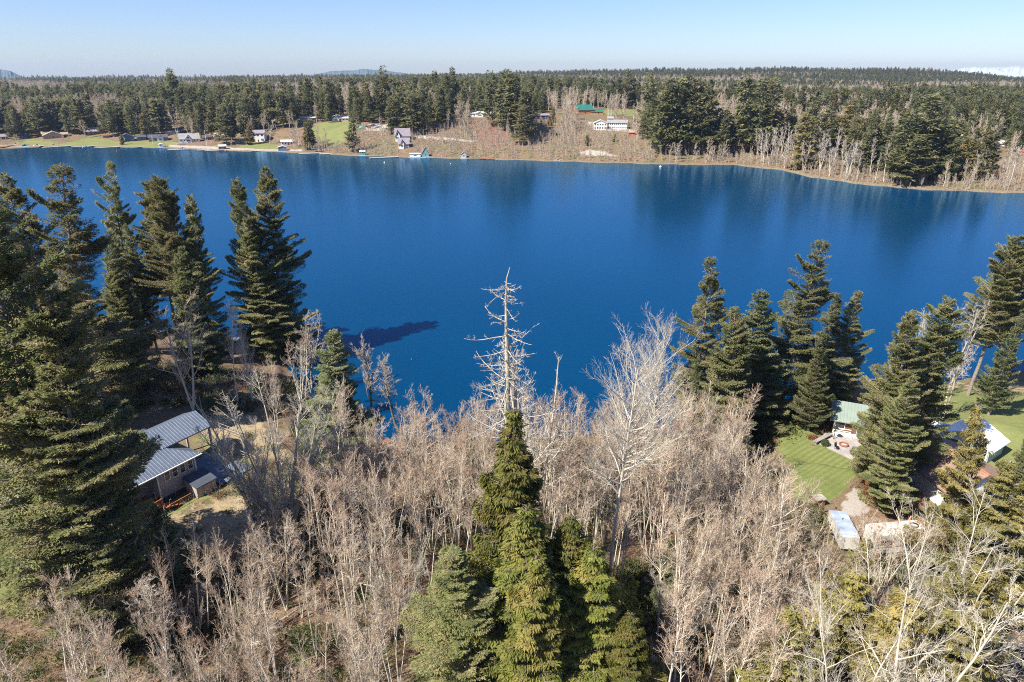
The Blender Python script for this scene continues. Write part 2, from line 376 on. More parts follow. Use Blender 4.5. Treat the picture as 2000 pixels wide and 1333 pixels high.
jx = .35*np.sin(X*2.1+Y)+.3*np.sin(Y*3.3); far = (np.hypot(X, Y) > 250)
for p in LAWNS: lawn[inside(p, X+jx*np.where(far, 3, 1), Y+jx*.7*np.where(far, 3, 1))] = 1
for p in GRAVEL: grav[inside(p, X+jx, Y+jx*.5)] = 1
for p in BARE: bare[inside(p, X+jx*4, Y-jx*3)] = 1
rr = np.hypot(X, Y); aa = np.arctan2(X, Y); df = rr-(np.interp(aa, FS[:, 0], FS[:, 1])+1.6*np.sin(aa*90)+.8*np.sin(aa*230)); beach = ((df > -2) & (df < np.where(aa > az_px(1480), 6, 2.2))).astype(float)
GM = bpy.data.materials.new('ground'); nd, lk, b = nodes_of(GM); MATS['ground'] = GM
tc = nd.new('ShaderNodeTexCoord')
n1 = noise(nd, lk, .12, 5, .62, tc); n2 = noise(nd, lk, 1.1, 6, .7, tc); n3 = noise(nd, lk, .035, 3, .5, tc); n4 = noise(nd, lk, 6, 5, .7, tc)
litter = mixc(nd, lk, ramp(nd, lk, n2, .35, .65), (.105,.066,.042), (.25,.165,.11))
litter = mixc(nd, lk, ramp(nd, lk, n4, .5, .72), litter, (.34,.25,.18))
moss = mixc(nd, lk, ramp(nd, lk, n4, .3, .7), (.065,.08,.025), (.15,.15,.055))
c = mixc(nd, lk, ramp(nd, lk, n1, .53, .66), litter, moss)
c = mixc(nd, lk, ramp(nd, lk, n3, .5, .62), c, mixc(nd, lk, ramp(nd, lk, n2, .4, .6), (.20,.16,.09), (.11,.10,.05)))
def attr(n): return N(nd, 'ShaderNodeAttribute', attribute_name=n).outputs['Fac']
dirt = mixc(nd, lk, ramp(nd, lk, n2, .35, .65), (.27,.20,.125), (.36,.29,.17)); c = mixc(nd, lk, attr('bare'), c, dirt); c = mixc(nd, lk, attr('red_soil'), c, mixc(nd, lk, ramp(nd, lk, n2, .35, .65), (.24,.13,.095), (.17,.095,.07)))
wv = nd.new('ShaderNodeTexWave'); wv.inputs['Scale'].default_value = .36; wv.inputs['Distortion'].default_value = 3.0; wv.inputs['Detail Scale'].default_value = .3
mp = nd.new('ShaderNodeMapping'); mp.inputs['Rotation'].default_value = (0, 0, .9); lk.new(tc.outputs['Object'], mp.inputs[0]); lk.new(mp.outputs[0], wv.inputs[0])
gr = mixc(nd, lk, ramp(nd, lk, n1, .35, .7), (.135,.165,.05), (.20,.205,.08)); gr = mixc(nd, lk, ramp(nd, lk, n4, .45, .75), gr, (.25,.235,.11))
mown = mixc(nd, lk, wv.outputs[1], gr, (.135,.168,.05)); gr = mixc(nd, lk, attr('mown'), gr, mown)
c = mixc(nd, lk, attr('lawn'), c, gr)
gv = mixc(nd, lk, ramp(nd, lk, n4, .35, .65), (.30,.26,.23), (.42,.37,.33)); c = mixc(nd, lk, attr('gravel'), c, gv)
c = mixc(nd, lk, attr('beach'), c, mixc(nd, lk, ramp(nd, lk, n2, .4, .6), (.25,.20,.14), (.14,.11,.07)))
lk.new(c, b.inputs['Base Color']); b.inputs['Roughness'].default_value = .95; b.inputs['Specular IOR Level'].default_value = .1
bm = nd.new('ShaderNodeBump'); bm.inputs['Strength'].default_value = .7; bm.inputs['Distance'].default_value = .3; lk.new(n2, bm.inputs['Height']); lk.new(bm.outputs[0], b.inputs['Normal'])
me = mesh_np('ground', V, Q, 'ground', smooth_=True)
for nm, arr in (('lawn', lawn), ('gravel', grav), ('bare', bare), ('beach', beach), ('mown', inside(MOWN, X, Y).astype(float)), ('red_soil', inside(BARE[3], X+jx*4, Y-jx*3).astype(float))):
    a = me.attributes.new(nm, 'FLOAT', 'POINT'); a.data.foreach_set('value', arr.ravel().astype(np.float32))
tag(link('ground', me), kind='structure')

# the lake: one sheet at z = 0 that the land rises out of
WM = bpy.data.materials.new('water'); nd, lk, b = nodes_of(WM); MATS['water'] = WM
tc = nd.new('ShaderNodeTexCoord')
g = nd.new('ShaderNodeNewGeometry')
n1 = noise(nd, lk, .006, 3, .5, tc); n5 = noise(nd, lk, .02, 4, .6, tc)
b.inputs['Base Color'].default_value = (.0, .028, .085, 1); b.inputs['IOR'].default_value = 1.24; b.inputs['Specular Tint'].default_value = (.45, .8, 1, 1)
lk.new(mixc(nd, lk, ramp(nd, lk, n1, .35, .65), (.0,.034,.098), (.0,.043,.122)), b.inputs['Base Color'])
rg_ = ramp2(nd, lk, n5, .075, .14); lk.new(rg_, b.inputs['Roughness'])
mp = nd.new('ShaderNodeMapping'); mp.inputs['Scale'].default_value = (1, 1.6, 1); mp.inputs['Rotation'].default_value = (0, 0, .35); lk.new(tc.outputs['Object'], mp.inputs[0])
w1 = noise(nd, lk, .9, 4, .65, vec=mp.outputs[0]); bp = nd.new('ShaderNodeBump'); bp.inputs['Distance'].default_value = .12
lk.new(ramp2(nd, lk, n1, .25, .5), bp.inputs['Strength']); lk.new(w1, bp.inputs['Height'])
wc = mixc(nd, lk, ramp(nd, lk, n1, .35, .65), (.0,.031,.084), (.0,.038,.104)); df_ = nd.new('ShaderNodeBsdfDiffuse'); gl = nd.new('ShaderNodeBsdfGlossy'); fn = nd.new('ShaderNodeFresnel'); ms = nd.new('ShaderNodeMixShader')
lk.new(wc, df_.inputs[0]); gl.inputs[0].default_value = (.44, .76, 1, 1); lk.new(rg_, gl.inputs['Roughness']); fn.inputs[0].default_value = 1.31
lk.new(bp.outputs[0], gl.inputs['Normal']); lk.new(bp.outputs[0], fn.inputs['Normal']); lk.new(fn.outputs[0], ms.inputs[0]); lk.new(df_.outputs[0], ms.inputs[1]); lk.new(gl.outputs[0], ms.inputs[2]); lk.new(ms.outputs[0], nd['Material Output'].inputs[0])
ra = np.concatenate([np.arange(60, 740, 10.)]); X, Y = polar(np.radians(np.linspace(-75, 75, 120)), ra); V, Q = gridmesh(X, Y, np.zeros(X.shape))
tag(link('lake_water', mesh_np('lake_water', V, Q, 'water', smooth_=True)), kind='structure')

# far mountains and hills, as ridges of real depth
def ridge(name, az0, az1, r, hf, m, n=160, depth=450):
    A = np.linspace(az_px(az0), az_px(az1), n); prof = hf(np.linspace(0, 1, n)); rows = [(-1, 0), (-.6, .45), (-.25, .8), (0, 1), (.4, .6), (1, 0)]
    rg = np.random.default_rng(len(name)*7); V = []
    for t, k in rows:
        j = rg.normal(0, .06, n)*(0 < k < 1); V.append(np.stack([(r+depth*t)*np.sin(A), (r+depth*t)*np.cos(A), prof*np.clip(k+j, 0, 1)-(3 if k == 0 else 0)], -1))
    V = np.concatenate(V); i = (np.arange(5)[:, None]*n+np.arange(n-1)[None]).ravel(); Q = np.stack([i, i+1, i+n+1, i+n], -1)
    tag(link(name, mesh_np(name, V, Q, m)), kind='structure')
mat('hazed_snow', (.46,.51,.58), (.30,.35,.43), .02, rough=.9)  # snow colour greyed and blued, with distance haze painted into it
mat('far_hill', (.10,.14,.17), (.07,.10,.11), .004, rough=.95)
def fr(seed, amp):
    g = np.random.default_rng(seed); ph = g.uniform(0, 6.28, 6)
    return lambda t: sum(amp/(k+1)**.8*np.sin(t*(5+k*9)+ph[k]) for k in range(6))
s1, s2, s3 = fr(3, 12), fr(5, 12), fr(8, 10)
ridge('snowy_mountains', 1790, 2350, 6200, lambda t: np.maximum(62+np.minimum(t*5, 1)*36+s1(t*3)*.4, 5), 'hazed_snow', 240)
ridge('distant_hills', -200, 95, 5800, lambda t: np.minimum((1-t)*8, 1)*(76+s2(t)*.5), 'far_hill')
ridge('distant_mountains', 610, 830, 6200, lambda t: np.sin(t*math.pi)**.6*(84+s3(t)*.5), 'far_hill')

# ------------------------------------------------------------------ buildings
mat('metal_roof', (.19,.225,.285), (.15,.18,.235), .5, rough=.38, metal=.35, stripes=(1, 9, (.3,.3,.3), 0))
mat('roof_rib', (.30,.34,.40), rough=.4, metal=.3)
mat('siding_grey', (.40,.38,.37), (.34,.33,.32), 1, stripes=(2, .2, (.24,.23,.22), .12))
mat('white_paint', (.80,.79,.77), (.70,.69,.66), 2); mat('white_trim', (.78,.78,.77), (.72,.72,.70), 3)
mat('glass_dark', (.02,.025,.03), (.03,.035,.045), 1, rough=.08, spec=.8)
mat('deck_orange', (.48,.17,.065), (.38,.13,.05), 3, stripes=(0, .14, (.2,.07,.03), .12)); mat('deck_rail', (.50,.17,.06), (.40,.13,.05), 3)
mat('concrete', (.44,.42,.39), (.34,.32,.30), 1.5, bump=.2); mat('patio_stone', (.30,.27,.26), (.42,.37,.34), 1.2, stripes=(0, .6, (.2,.18,.17), .06))
mat('dark_shed_wall', (.05,.055,.07), (.03,.035,.045)); mat('shed_front', (.42,.36,.34), (.36,.31,.29), stripes=(0, .3, (.28,.24,.22), .07))
mat('brown_shingle', (.34,.21,.155), (.24,.15,.115), 2.5, bump=.4, stripes=(1, .35, (.20,.12,.09), .15)); mat('ridge_tile', (.46,.20,.10))
mat('green_roof', (.20,.25,.215), (.24,.285,.25), 1, stripes=(0, .5, (.12,.18,.15), .08)); mat('teal_roof', (.02,.16,.13), (.02,.12,.10), .5)
mat('log_wall', (.20,.10,.065), (.14,.07,.045), 2, stripes=(2, .25, (.08,.04,.03), .15))
mat('white_metal', (.82,.83,.85), (.70,.74,.78), .8, rough=.4, stripes=(0, .7, (.6,.63,.67), .06)); mat('mint_wall', (.36,.44,.42), (.30,.38,.36))
mat('grey_roof', (.30,.30,.30), (.22,.22,.23), .5, bump=.2); mat('purple_roof', (.27,.23,.26), (.21,.18,.20), .5); mat('dark_roof', (.055,.065,.09), (.09,.10,.13), .5)
mat('pale_roof', (.48,.47,.46), (.38,.37,.36), .5); mat('tan_roof', (.36,.28,.21), (.28,.21,.16), .5); mat('brown_wall', (.17,.085,.06), (.12,.06,.045)); mat('tan_wall', (.42,.31,.21), (.33,.25,.17))
mat('blue_wall', (.11,.15,.22), (.08,.11,.17)); mat('teal_wall', (.16,.33,.33), (.13,.28,.28)); mat('red_wall', (.33,.055,.04), (.25,.05,.035)); mat('orange_wall', (.52,.20,.085), (.42,.16,.07)); mat('navy_wall', (.03,.04,.11), (.05,.06,.13))
mat('brick', (.36,.14,.09), (.28,.11,.08), 1, stripes=(2, .3, (.2,.1,.07), .12)); mat('stone', (.34,.31,.28), (.22,.20,.18), 1.2, bump=.6); mat('driftwood', (.50,.44,.38), (.38,.32,.27), 1)
mat('dock_wood', (.55,.52,.49), (.44,.41,.39), 1, stripes=(0, .5, (.22,.2,.19), .1)); mat('fence_wood', (.42,.38,.31), (.33,.30,.25), 2); mat('fence_metal', (.25,.26,.27), rough=.5, metal=.6)
mat('black_paint', (.02,.02,.02), rough=.4); mat('tyre', (.02,.02,.02), rough=.9); mat('silver_tarp', (.26,.32,.44), (.42,.47,.56), .8, rough=.35, bump=.5); mat('rv_white', (.62,.60,.56), (.50,.48,.44), 1.2, rough=.45)
mat('rv_roof', (.74,.71,.65), (.38,.30,.24), 1.6, rough=.7); mat('tractor_orange', (.62,.12,.05), (.5,.1,.05), rough=.45); mat('red_cloth', (.55,.05,.05)); mat('flag_blue', (.05,.07,.3))
mat('blue_tarp', (.03,.14,.42), (.03,.10,.32), 1.5, rough=.5, bump=.5); mat('rust', (.30,.13,.08), (.20,.08,.05), 4); mat('pink_roof', (.55,.36,.33), (.45,.3,.27)); mat('teal_paint', (.05,.42,.38), (.04,.36,.33)); mat('car_paint_white', (.75,.75,.76), rough=.25, spec=.6); mat('red_paint', (.5,.04,.03), rough=.3); mat('buoy_orange', (.7,.15,.05))
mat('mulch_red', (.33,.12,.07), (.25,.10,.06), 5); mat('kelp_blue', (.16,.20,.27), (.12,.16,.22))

def window(parent, p, w, h, ax='x', face=-1, frame='white_trim', t=.06):
    """window centred at p in the parent's frame, in the plane across y (ax='x') or across x (ax='y'); face = which way it looks"""
    x, y, z = p; f = MB(); e = .09
    def bx(mb, a0, a1, z0, z1, d0, d1):
        lo, hi = sorted((d0*face, d1*face))
        mb.box(x+a0, x+a1, y+lo, y+hi, z+z0, z+z1) if ax == 'x' else mb.box(x+lo, x+hi, y+a0, y+a1, z+z0, z+z1)
    for a0, a1, z0, z1 in ((-w/2, w/2, h/2-e, h/2), (-w/2, w/2, -h/2, -h/2+e), (-w/2, -w/2+e, -h/2+e, h/2-e), (w/2-e, w/2, -h/2+e, h/2-e), (-w/2+e, w/2-e, -.025, .025)):
        bx(f, a0, a1, z0, z1, .003, t)
    o = f.build('window', frame, parent); g_ = MB(); bx(g_, -w/2+e, w/2-e, -h/2+e, h/2-e, .003, .02); g_.build('pane', 'glass_dark', o); return o
def gable(parent, x0, x1, y0, y1, z0, rise, over=.5, roof='grey_roof', wall='white_paint', axis='x', base=-1.5, t=.16, name='wall'):
    """walls with gables + a pitched roof of two plates; ridge runs along axis"""
    w = MB(); r = MB()
    if axis == 'x':
        ym = (y0+y1)/2; k = rise/((y1-y0)/2)
        w.add([(x0,y0,base),(x1,y0,base),(x1,y1,base),(x0,y1,base),(x0,y0,z0),(x1,y0,z0),(x1,y1,z0),(x0,y1,z0),(x0,ym,z0+rise),(x1,ym,z0+rise)],
              [(0,1,5,4),(2,3,7,6),(1,2,6,9,5),(3,0,4,8,7),(3,2,1,0),(4,5,9,8),(6,7,8,9)])
        a, b_, c = (y0-over), ym, (y1+over); q = z0-over*k+t+.01; top = z0+rise+t+.01
        r.slab([(x0-over,a,q),(x1+over,a,q),(x1+over,b_,top),(x0-over,b_,top)], t); r.slab([(x0-over,b_,top),(x1+over,b_,top),(x1+over,c,q),(x0-over,c,q)], t)
    else:
        xm = (x0+x1)/2; k = rise/((x1-x0)/2)
        w.add([(x0,y0,base),(x1,y0,base),(x1,y1,base),(x0,y1,base),(x0,y0,z0),(x1,y0,z0),(x1,y1,z0),(x0,y1,z0),(xm,y0,z0+rise),(xm,y1,z0+rise)],
              [(0,1,5,8,4),(2,3,7,9,6),(1,2,6,5),(3,0,4,7),(3,2,1,0),(5,6,9,8),(7,4,8,9)])
        a, b_, c = (x0-over), xm, (x1+over); q = z0-over*k+t+.01; top = z0+rise+t+.01
        r.slab([(a,y0-over,q),(b_,y0-over,top),(b_,y1+over,top),(a,y1+over,q)], t); r.slab([(b_,y0-over,top),(c,y0-over,q),(c,y1+over,q),(b_,y1+over,top)], t)
    wo = w.build(name, wall, parent); ro = r.build('roof', roof, parent); return wo, ro

# --- grey-roofed house on the left ------------------------------------------------
def house_left():
    u = (.52, .854); rz = math.atan2(u[1], u[0]); ex, ey = at_z(393, 885, 12.0); z0 = 7.4
    h = thing('metal_roofed_house', 'low grey house with ribbed blue-grey metal roof under the big left fir', 'house', (ex, ey, z0), rz)
    E = 12.0-z0; S = .42; W = 13.0; L = 17.0
    rf = MB()                                          # hipped far end, plates of the main roof
    A = (0, 0, E); B = (-L, 0, E); C = (-L, W/2, E+W/2*S); D = (-W/2*.98, W/2, E+W/2*S); G_ = (0, W, E); K = (-L, W, E)
    rf.slab([B, A, D, C], .18); rf.slab([A, G_, D], .18); rf.slab([G_, K, C, D], .18)
    ro = rf.build('roof', 'metal_roof', h)
    rib = MB()
    for i in range(38):
        x = -.25-i*.44; y1 = min(W/2, -x/.98) if x > -W/2 else W/2
        rib.hexa([(x-.03,0,E+.01),(x+.03,0,E+.01),(x+.03,y1,E+y1*S+.01),(x-.03,y1,E+y1*S+.01),(x-.03,0,E+.07),(x+.03,0,E+.07),(x+.03,y1,E+y1*S+.07),(x-.03,y1,E+y1*S+.07)])
    rib.build('rib', 'roof_rib', ro)
    gt = MB(); gt.box(-L, 0.05, -.16, -.02, E-.16, E-.02); gt.build('gutter', 'white_trim', h)
    w = MB(); w.box(-6.2, -.7, .7, 6, -1.5, E-.02); w.box(-L+.5, -6.2, 2.6, 6, -1.5, E-.02); w.build('wall', 'siding_grey', h)
    for i in range(4): window(h, (-1.45-i*1.12, .7, E-1.15), .82, 1.55)
    for q in (-6.26, -.84): bd = MB(); bd.box(q, q+.2, .6, .697, -.6, E-.1); bd.build('corner_board', 'white_trim', h)
    for i in range(3): window(h, (-8.6-i*2.6, 2.6, E-1.5), 1.3, 1.2)
    # porch roof behind, gabled, ridge in line with the main one
    pr = MB(); e0, e1 = W/2-3.4, W/2; zt = E+W/2*S+.05
    pr.slab([(-5.2, e0, zt-3.4*.42), (4.3, e0, zt-3.4*.42), (4.3, e1, zt), (-5.2, e1, zt)], .16)
    pr.slab([(-5.2, e1, zt), (4.3, e1, zt), (4.3, e1+3.4, zt-3.4*.42), (-5.2, e1+3.4, zt-3.4*.42)], .16); p = pr.build('porch_roof', 'metal_roof', h)
    rb = MB()
    for i in range(21):
        x = 4.2-i*.44; rb.hexa([(x-.03,e0,zt-3.4*.42+.01),(x+.03,e0,zt-3.4*.42+.01),(x+.03,e1,zt+.01),(x-.03,e1,zt+.01),(x-.03,e0,zt-3.4*.42+.07),(x+.03,e0,zt-3.4*.42+.07),(x+.03,e1,zt+.07),(x-.03,e1,zt+.07)])
    rb.build('rib', 'roof_rib', p)
    for y in (e0+.4, e1+3.0): q = MB(); q.box(3.8, 4.05, y-.12, y+.12, -1, zt-3.4*.42-.1+.2*S); q.build('post', 'siding_grey', h)
    # deck with stairs and railing in front of the wall
    dk = MB(); dk.box(-12.5, -7.1, -1.2, 2.55, .75, .9); dk.build('deck', 'deck_orange', h)
    st = MB()
    for i in range(7): st.box(-7.05+i*.5, -6.55+i*.5, -1.9, -.6, .62-i*.17, .74-i*.17)
    st.box(-3.5, -.2, -2.2, -.5, -.42, -.3); st.build('stairs', 'deck_rail', h)
    rl = MB()
    for x in (-12.4, -10.7, -9.0, -7.2): rl.box(x-.06, x+.06, -1.32, -1.2, -.6, 1.95)
    rl.box(-12.4, -7.2, -1.3, -1.22, 1.8, 1.9); rl.box(-12.4, -7.2, -1.3, -1.22, 1.05, 1.12)
    for i in range(36): rl.box(-12.3+i*.142, -12.25+i*.142, -1.29, -1.23, 1.12, 1.8)
    rl.box(-7.26, -7.14, -.1, .02, -.6, 2.5); rl.box(-7.0, -3.6, -2.0, -1.93, .9, .98) ; rl.build('railing', 'deck_rail', h)
    fd = MB(); fd.box(-5.9, -1.0, .35, .66, -.6, .55); fd.build('crawl_space_wall', 'dark_shed_wall', h)
    s = thing('garden_shed', 'small grey lean-to shed with a dark roof, below the four windows of the grey house', 'shed', h.matrix_basis @ Vector((-1.4, -1.0, 0)), rz)
    a = MB(); a.hexa([(-1.6,-1.3,-1.2),(1.3,-1.3,-1.2),(1.3,1.1,-1.2),(-1.6,1.1,-1.2),(-1.6,-1.3,1.45),(1.3,-1.3,1.45),(1.3,1.1,2.1),(-1.6,1.1,2.1)]); a.build('wall', 'shed_front', s)
    a = MB(); a.slab([(-1.75,-1.5,1.52),(1.45,-1.5,1.52),(1.45,1.25,2.28),(-1.75,1.25,2.28)], .1); a.build('roof', 'dark_roof', s)
    a = MB(); a.box(-.6, .5, -1.36, -1.303, -.3, 1.25); a.build('door', 'shed_front', s)
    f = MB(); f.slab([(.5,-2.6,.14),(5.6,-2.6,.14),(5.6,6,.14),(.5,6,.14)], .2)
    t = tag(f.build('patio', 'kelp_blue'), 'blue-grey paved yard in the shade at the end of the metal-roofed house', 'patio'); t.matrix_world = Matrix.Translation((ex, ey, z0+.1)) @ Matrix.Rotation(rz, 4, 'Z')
house_left()

def fence(name, label, pts, hgt, mt, rail=True, step=2.4, mesh=False):
    P = [Vector(ground(*p)) for p in pts]; o = thing(name, label, 'fence', P[0])
    for a, b_ in zip(P[:-1], P[1:]):
        n = max(1, round((b_-a).length/step))
        for i in range(n+(b_ is P[-1])):
            q = a.lerp(b_, i/n)-P[0]; q.z = float(H(*(q+P[0])[:2]))-P[0].z; m = MB(); m.box(q.x-.05, q.x+.05, q.y-.05, q.y+.05, q.z-.3, q.z+hgt); m.build('post', mt, o)
        rl = MB()
        for k in range(n):
            q0 = a.lerp(b_, k/n)-P[0]; q1 = a.lerp(b_, (k+1)/n)-P[0]; q0.z = float(H(*(q0+P[0])[:2]))-P[0].z; q1.z = float(H(*(q1+P[0])[:2]))-P[0].z
            for zz in ((hgt-.04, hgt*.55, .25) if not mesh else (hgt-.04,)): rl.tube(q0+Vector((0,0,zz)), q1+Vector((0,0,zz)), .035, n=5)
            if mesh:
                nn = 7
                for j in range(nn): 
                    for s in (0, 1): rl.tube(q0.lerp(q1, j/nn)+Vector((0,0,.1+s*(hgt-.2))), q0.lerp(q1, (j+1)/nn)+Vector((0,0,.1+(1-s)*(hgt-.2))), .008, n=3)
        rl.build('rail', mt, o)
fence('chain_link_fence', 'thin grey chain-link fence on the grass below the orange deck', [(255,1012),(345,978),(400,955),(440,938)], 1.5, 'fence_metal', mesh=True)
fence('wooden_fence', 'weathered wooden post-and-rail fence behind the grey house, beside brown scrub', [(392,790),(398,822),(430,842),(480,862)], 1.4, 'fence_wood')
fence('garden_fence', 'pale low rail fence running along the grass strip right of the porch', [(392,852),(440,880),(500,905)], 1.1, 'fence_wood')

# --- right side: cabin, patio, sheds ---------------------------------------------
def cabin():
    x, y = at_z(1668, 851, 4.7); z = 4.65; rz = -.42
    h = thing('lakeside_cabin', 'small brown log cabin with pale green metal roof, by the lake behind a stone patio', 'cabin', (x, y, z), rz)
    gable(h, -3.2, 4.4, 0, 6.5, 2.7, 1.5, .8, 'green_roof', 'log_wall', 'x')
    window(h, (-2.3, 0, 1.5), 1.5, 1.5); window(h, (3.4, 0, 1.6), 1.3, 1.1)
    d = MB(); d.box(.2, 1.2, -.07, -.003, .1, 2.2); d.build('door', 'mint_wall', h); w = MB(); w.box(.35, 1.05, -.1, -.073, .5, 2.0); w.build('door_glass', 'glass_dark', h)
    s = MB(); s.box(-3.2, 3.0, -.75, -.05, -.5, .32); s.build('step', 'white_paint', h)
    p = MB(); p.box(-3.3, -3.15, -.75, -.6, .32, 2.3); p.box(-3.15, -.6, -.7, -.62, .75, .83); p.box(-3.15, -.6, -.7, -.62, 1.15, 1.25); p.build('railing', 'white_paint', h)
cabin()
PP = [at_z(px, py, 4.66) for px, py in ((1592,862),(1618,842),(1650,846),(1700,858),(1702,900),(1668,900),(1603,869))]
m = MB(); zz = 4.68; m.slab([(a, b_, zz) for a, b_ in PP[::-1]], .5); tag(m.build('stone_patio', 'patio_stone'), 'irregular grey stone patio in front of the green-roofed cabin', 'patio')
def pz(px, py):
    x, y = at_z(px, py, zz); return x, y, zz
def firepit():
    x, y, z = pz(1648, 870); o = thing('fire_pit', 'round rusty fire ring set in the stone patio', 'fire pit', (x, y, z))
    MB().ring((0,0,.16), .62, .14, 24, 6).build('ring', 'rust', o); m = MB(); m.tube((0,0,.01), (0,0,.08), .5, n=18); m.build('ash', 'concrete', o)
firepit()
def grill():
    x, y, z = pz(1634, 878); o = thing('garden_chair', 'black metal chair standing alone near the fire ring on the patio', 'chair', (x, y, z), .5)
    m = MB(); m.box(-.27,.27,-.27,.27,.42,.47); m.build('seat', 'black_paint', o); m = MB()
    m.hexa([(-.27,.24,.47),(.27,.24,.47),(.27,.29,.47),(-.27,.29,.47),(-.25,.38,1.05),(.25,.38,1.05),(.25,.43,1.05),(-.25,.43,1.05)]); m.build('backrest', 'black_paint', o)
    for a in (-.23, .23):
        for c in (-.23, .23): m = MB(); m.tube((a, c, 0), (a*.95, c*.95, .42), .025, n=6); m.build('leg', 'black_paint', o)
grill()
def bench():
    x, y, z = pz(1606, 860); o = thing('stone_bench', 'long low grey stone bench along the left edge of the patio', 'bench', (x, y, z), .62)
    m = MB(); m.box(-2.3,2.3,-.35,.35,.38,.5); m.build('seat', 'stone', o)
    for a in (-1.9, 0, 1.9): m = MB(); m.box(a-.2, a+.2, -.28, .28, -.1, .378); m.build('leg', 'stone', o)
bench()
def well():
    x, y, z = ground(1598, 986); o = thing('brick_well', 'small square brick well-head with wooden lid, alone at the bottom of the mown lawn', 'well', (x, y, z), .2)
    m = MB(); m.box(-.55,.55,-.5,.5,-.3,.95); m.build('base', 'brick', o); m = MB(); m.box(-.68,.68,-.62,.62,.952,1.12); m.build('lid', 'fence_wood', o)
    m = MB(); m.box(-.2,.2,-.04,.04,1.122,1.22); m.build('handle', 'fence_wood', o)
well()
def lantern():
    x, y, z = pz(1628, 858); o = thing('patio_heater', 'slim green-topped post standing at the cabin end of the patio', 'garden post', (x, y, z))
    m = MB(); m.tube((0,0,0),(0,0,2.0),.05); m.build('post', 'black_paint', o); m = MB(); m.tube((0,0,2.0),(0,0,2.25),.5,.12,12); m.build('cap', 'shrub_leaf', o)
lantern()
def brown_building():
    x, y, z = 61.2, 75.6, 6.8; rz = math.pi/2+.15
    h = thing('brown_roofed_garage', 'long garage with brown shingle roof, partly hidden by the big twin fir', 'garage', (x, y, z), rz)
    gable(h, 0, 10.5, -5, 5, 2.9, 2.0, .5, 'brown_shingle', 'white_paint', 'x')
    r = MB(); r.box(-.5, 11, -.12, .12, 5.05, 5.17); r.build('ridge_cap', 'ridge_tile', h); window(h, (3, -5, 1.5), 1.1, 1.0); window(h, (8, -5, 1.5), 1.1, 1.0)
brown_building()
def white_hut():
    x, y, z = ground(1830, 962)
    h = thing('white_hut', 'small white gabled hut at the near end of the brown-roofed garage', 'shed', (x, y, z), -.5)
    gable(h, -1.7, 1.7, 0, 2.6, 2.2, 1.0, .2, 'dark_roof', 'white_paint', 'y'); d = MB(); d.box(-.45, .45, -.06, -.003, 0, 1.9); d.build('door', 'white_trim', h)
white_hut()
def barn():
    x, y, z = 67.7, 89.6, 6.5; rz = -.96
    h = thing('open_barn', 'open-fronted shelter with a wide white metal gable roof, on the right lawn', 'barn', (x, y, z), rz)
    ZE = 2.3
    r = MB(); r.slab([(-3.4,-.4,ZE),(0,-.4,ZE+1.7),(0,5.8,ZE+1.7),(-3.4,5.8,ZE)], .12); r.slab([(0,-.4,ZE+1.7),(4.0,-.4,ZE-.3),(4.0,5.8,ZE-.3),(0,5.8,ZE+1.7)], .12); r.build('roof', 'white_metal', h)
    w = MB(); w.box(-3.0,3.5,5.0,5.12,-.5,ZE-.1); w.box(3.4,3.52,0,4.998,-.5,ZE-.12); w.build('wall', 'mint_wall', h)
    for a in (-2.9, 0, 3.3): p = MB(); p.box(a-.1,a+.1,-.2,-.02,-.5,ZE+(1.5 if a == 0 else -.05)); p.build('post', 'white_paint', h)
barn()
def blue_cover():
    x, y, z = ground(1848, 868); o = thing('tarp_shelter', 'low pale blue sheet-roofed lean-to between the garage and the open barn', 'shelter', (x, y, z), -.5)
    m = MB(); m.slab([(-2.6,-1.5,2.2),(2.4,-1.9,1.9),(2.6,1.6,2.5),(-2.4,2.0,2.7)], .08); m.build('roof', 'white_metal', o)
    for a in (-2.2, 2.2):
        for c in (-1.3, 1.4): m = MB(); m.box(a-.05,a+.05,c-.05,c+.05,-.4,2.0+.1*(c > 0)); m.build('post', 'fence_wood', o)
blue_cover()
def wheel(parent, x, y, r=.38, w=.22):
    t = MB(); t.tube((x, y-w/2, r), (x, y+w/2, r), r, n=16); o = t.build('wheel', 'tyre', parent); t = MB(); t.tube((x, y-w/2-.01, r), (x, y+w/2+.01, r), r*.5, n=10); t.build('rim', 'white_trim', o)
def motorhome():
    x, y, z = ground(1752, 1082); o = thing('motorhome', 'white motorhome with weathered roof behind the bare branches', 'motorhome', (x, y+.8, z), .13)
    b_ = MB(); b_.hexa([(-3.4,-1.15,.5),(2.2,-1.15,.5),(2.2,1.15,.5),(-3.4,1.15,.5),(-3.4,-1.15,2.95),(3.1,-1.15,2.95),(3.1,1.15,2.95),(-3.4,1.15,2.95)]); b_.build('body', 'rv_white', o)
    c = MB(); c.hexa([(2.203,-1.0,.5),(3.9,-1.0,.5),(3.9,1.0,.5),(2.203,1.0,.5),(2.203,-1.0,2.0),(2.75,-1.0,2.0),(2.75,1.0,2.0),(2.203,1.0,2.0)]); c.build('cab', 'rv_white', o)
    r = MB(); r.box(-3.35,3.0,-1.1,1.1,2.952,3.02); r.build('roof', 'rv_roof', o); v = MB(); v.ring((2.0,.1,3.12), .42, .07, 16, 5); v.build('roof_vent', 'black_paint', o)
    v = MB(); v.box(-1.4,-.5,-.3,.3,3.021,3.3); v.build('air_conditioner', 'white_trim', o)
    for a, w_ in ((-2.2, 1.5), (1.5, 1.2)): window(o, (a, -1.15, 2.0), w_, .65, frame='black_paint')
    s = MB(); s.box(-3.3,2.0,-1.17,-1.152,1.25,1.4); s.build('stripe', 'brown_wall', o)
    for a in (-2.3, 2.6): wheel(o, a, -.98); wheel(o, a, .98)
motorhome()
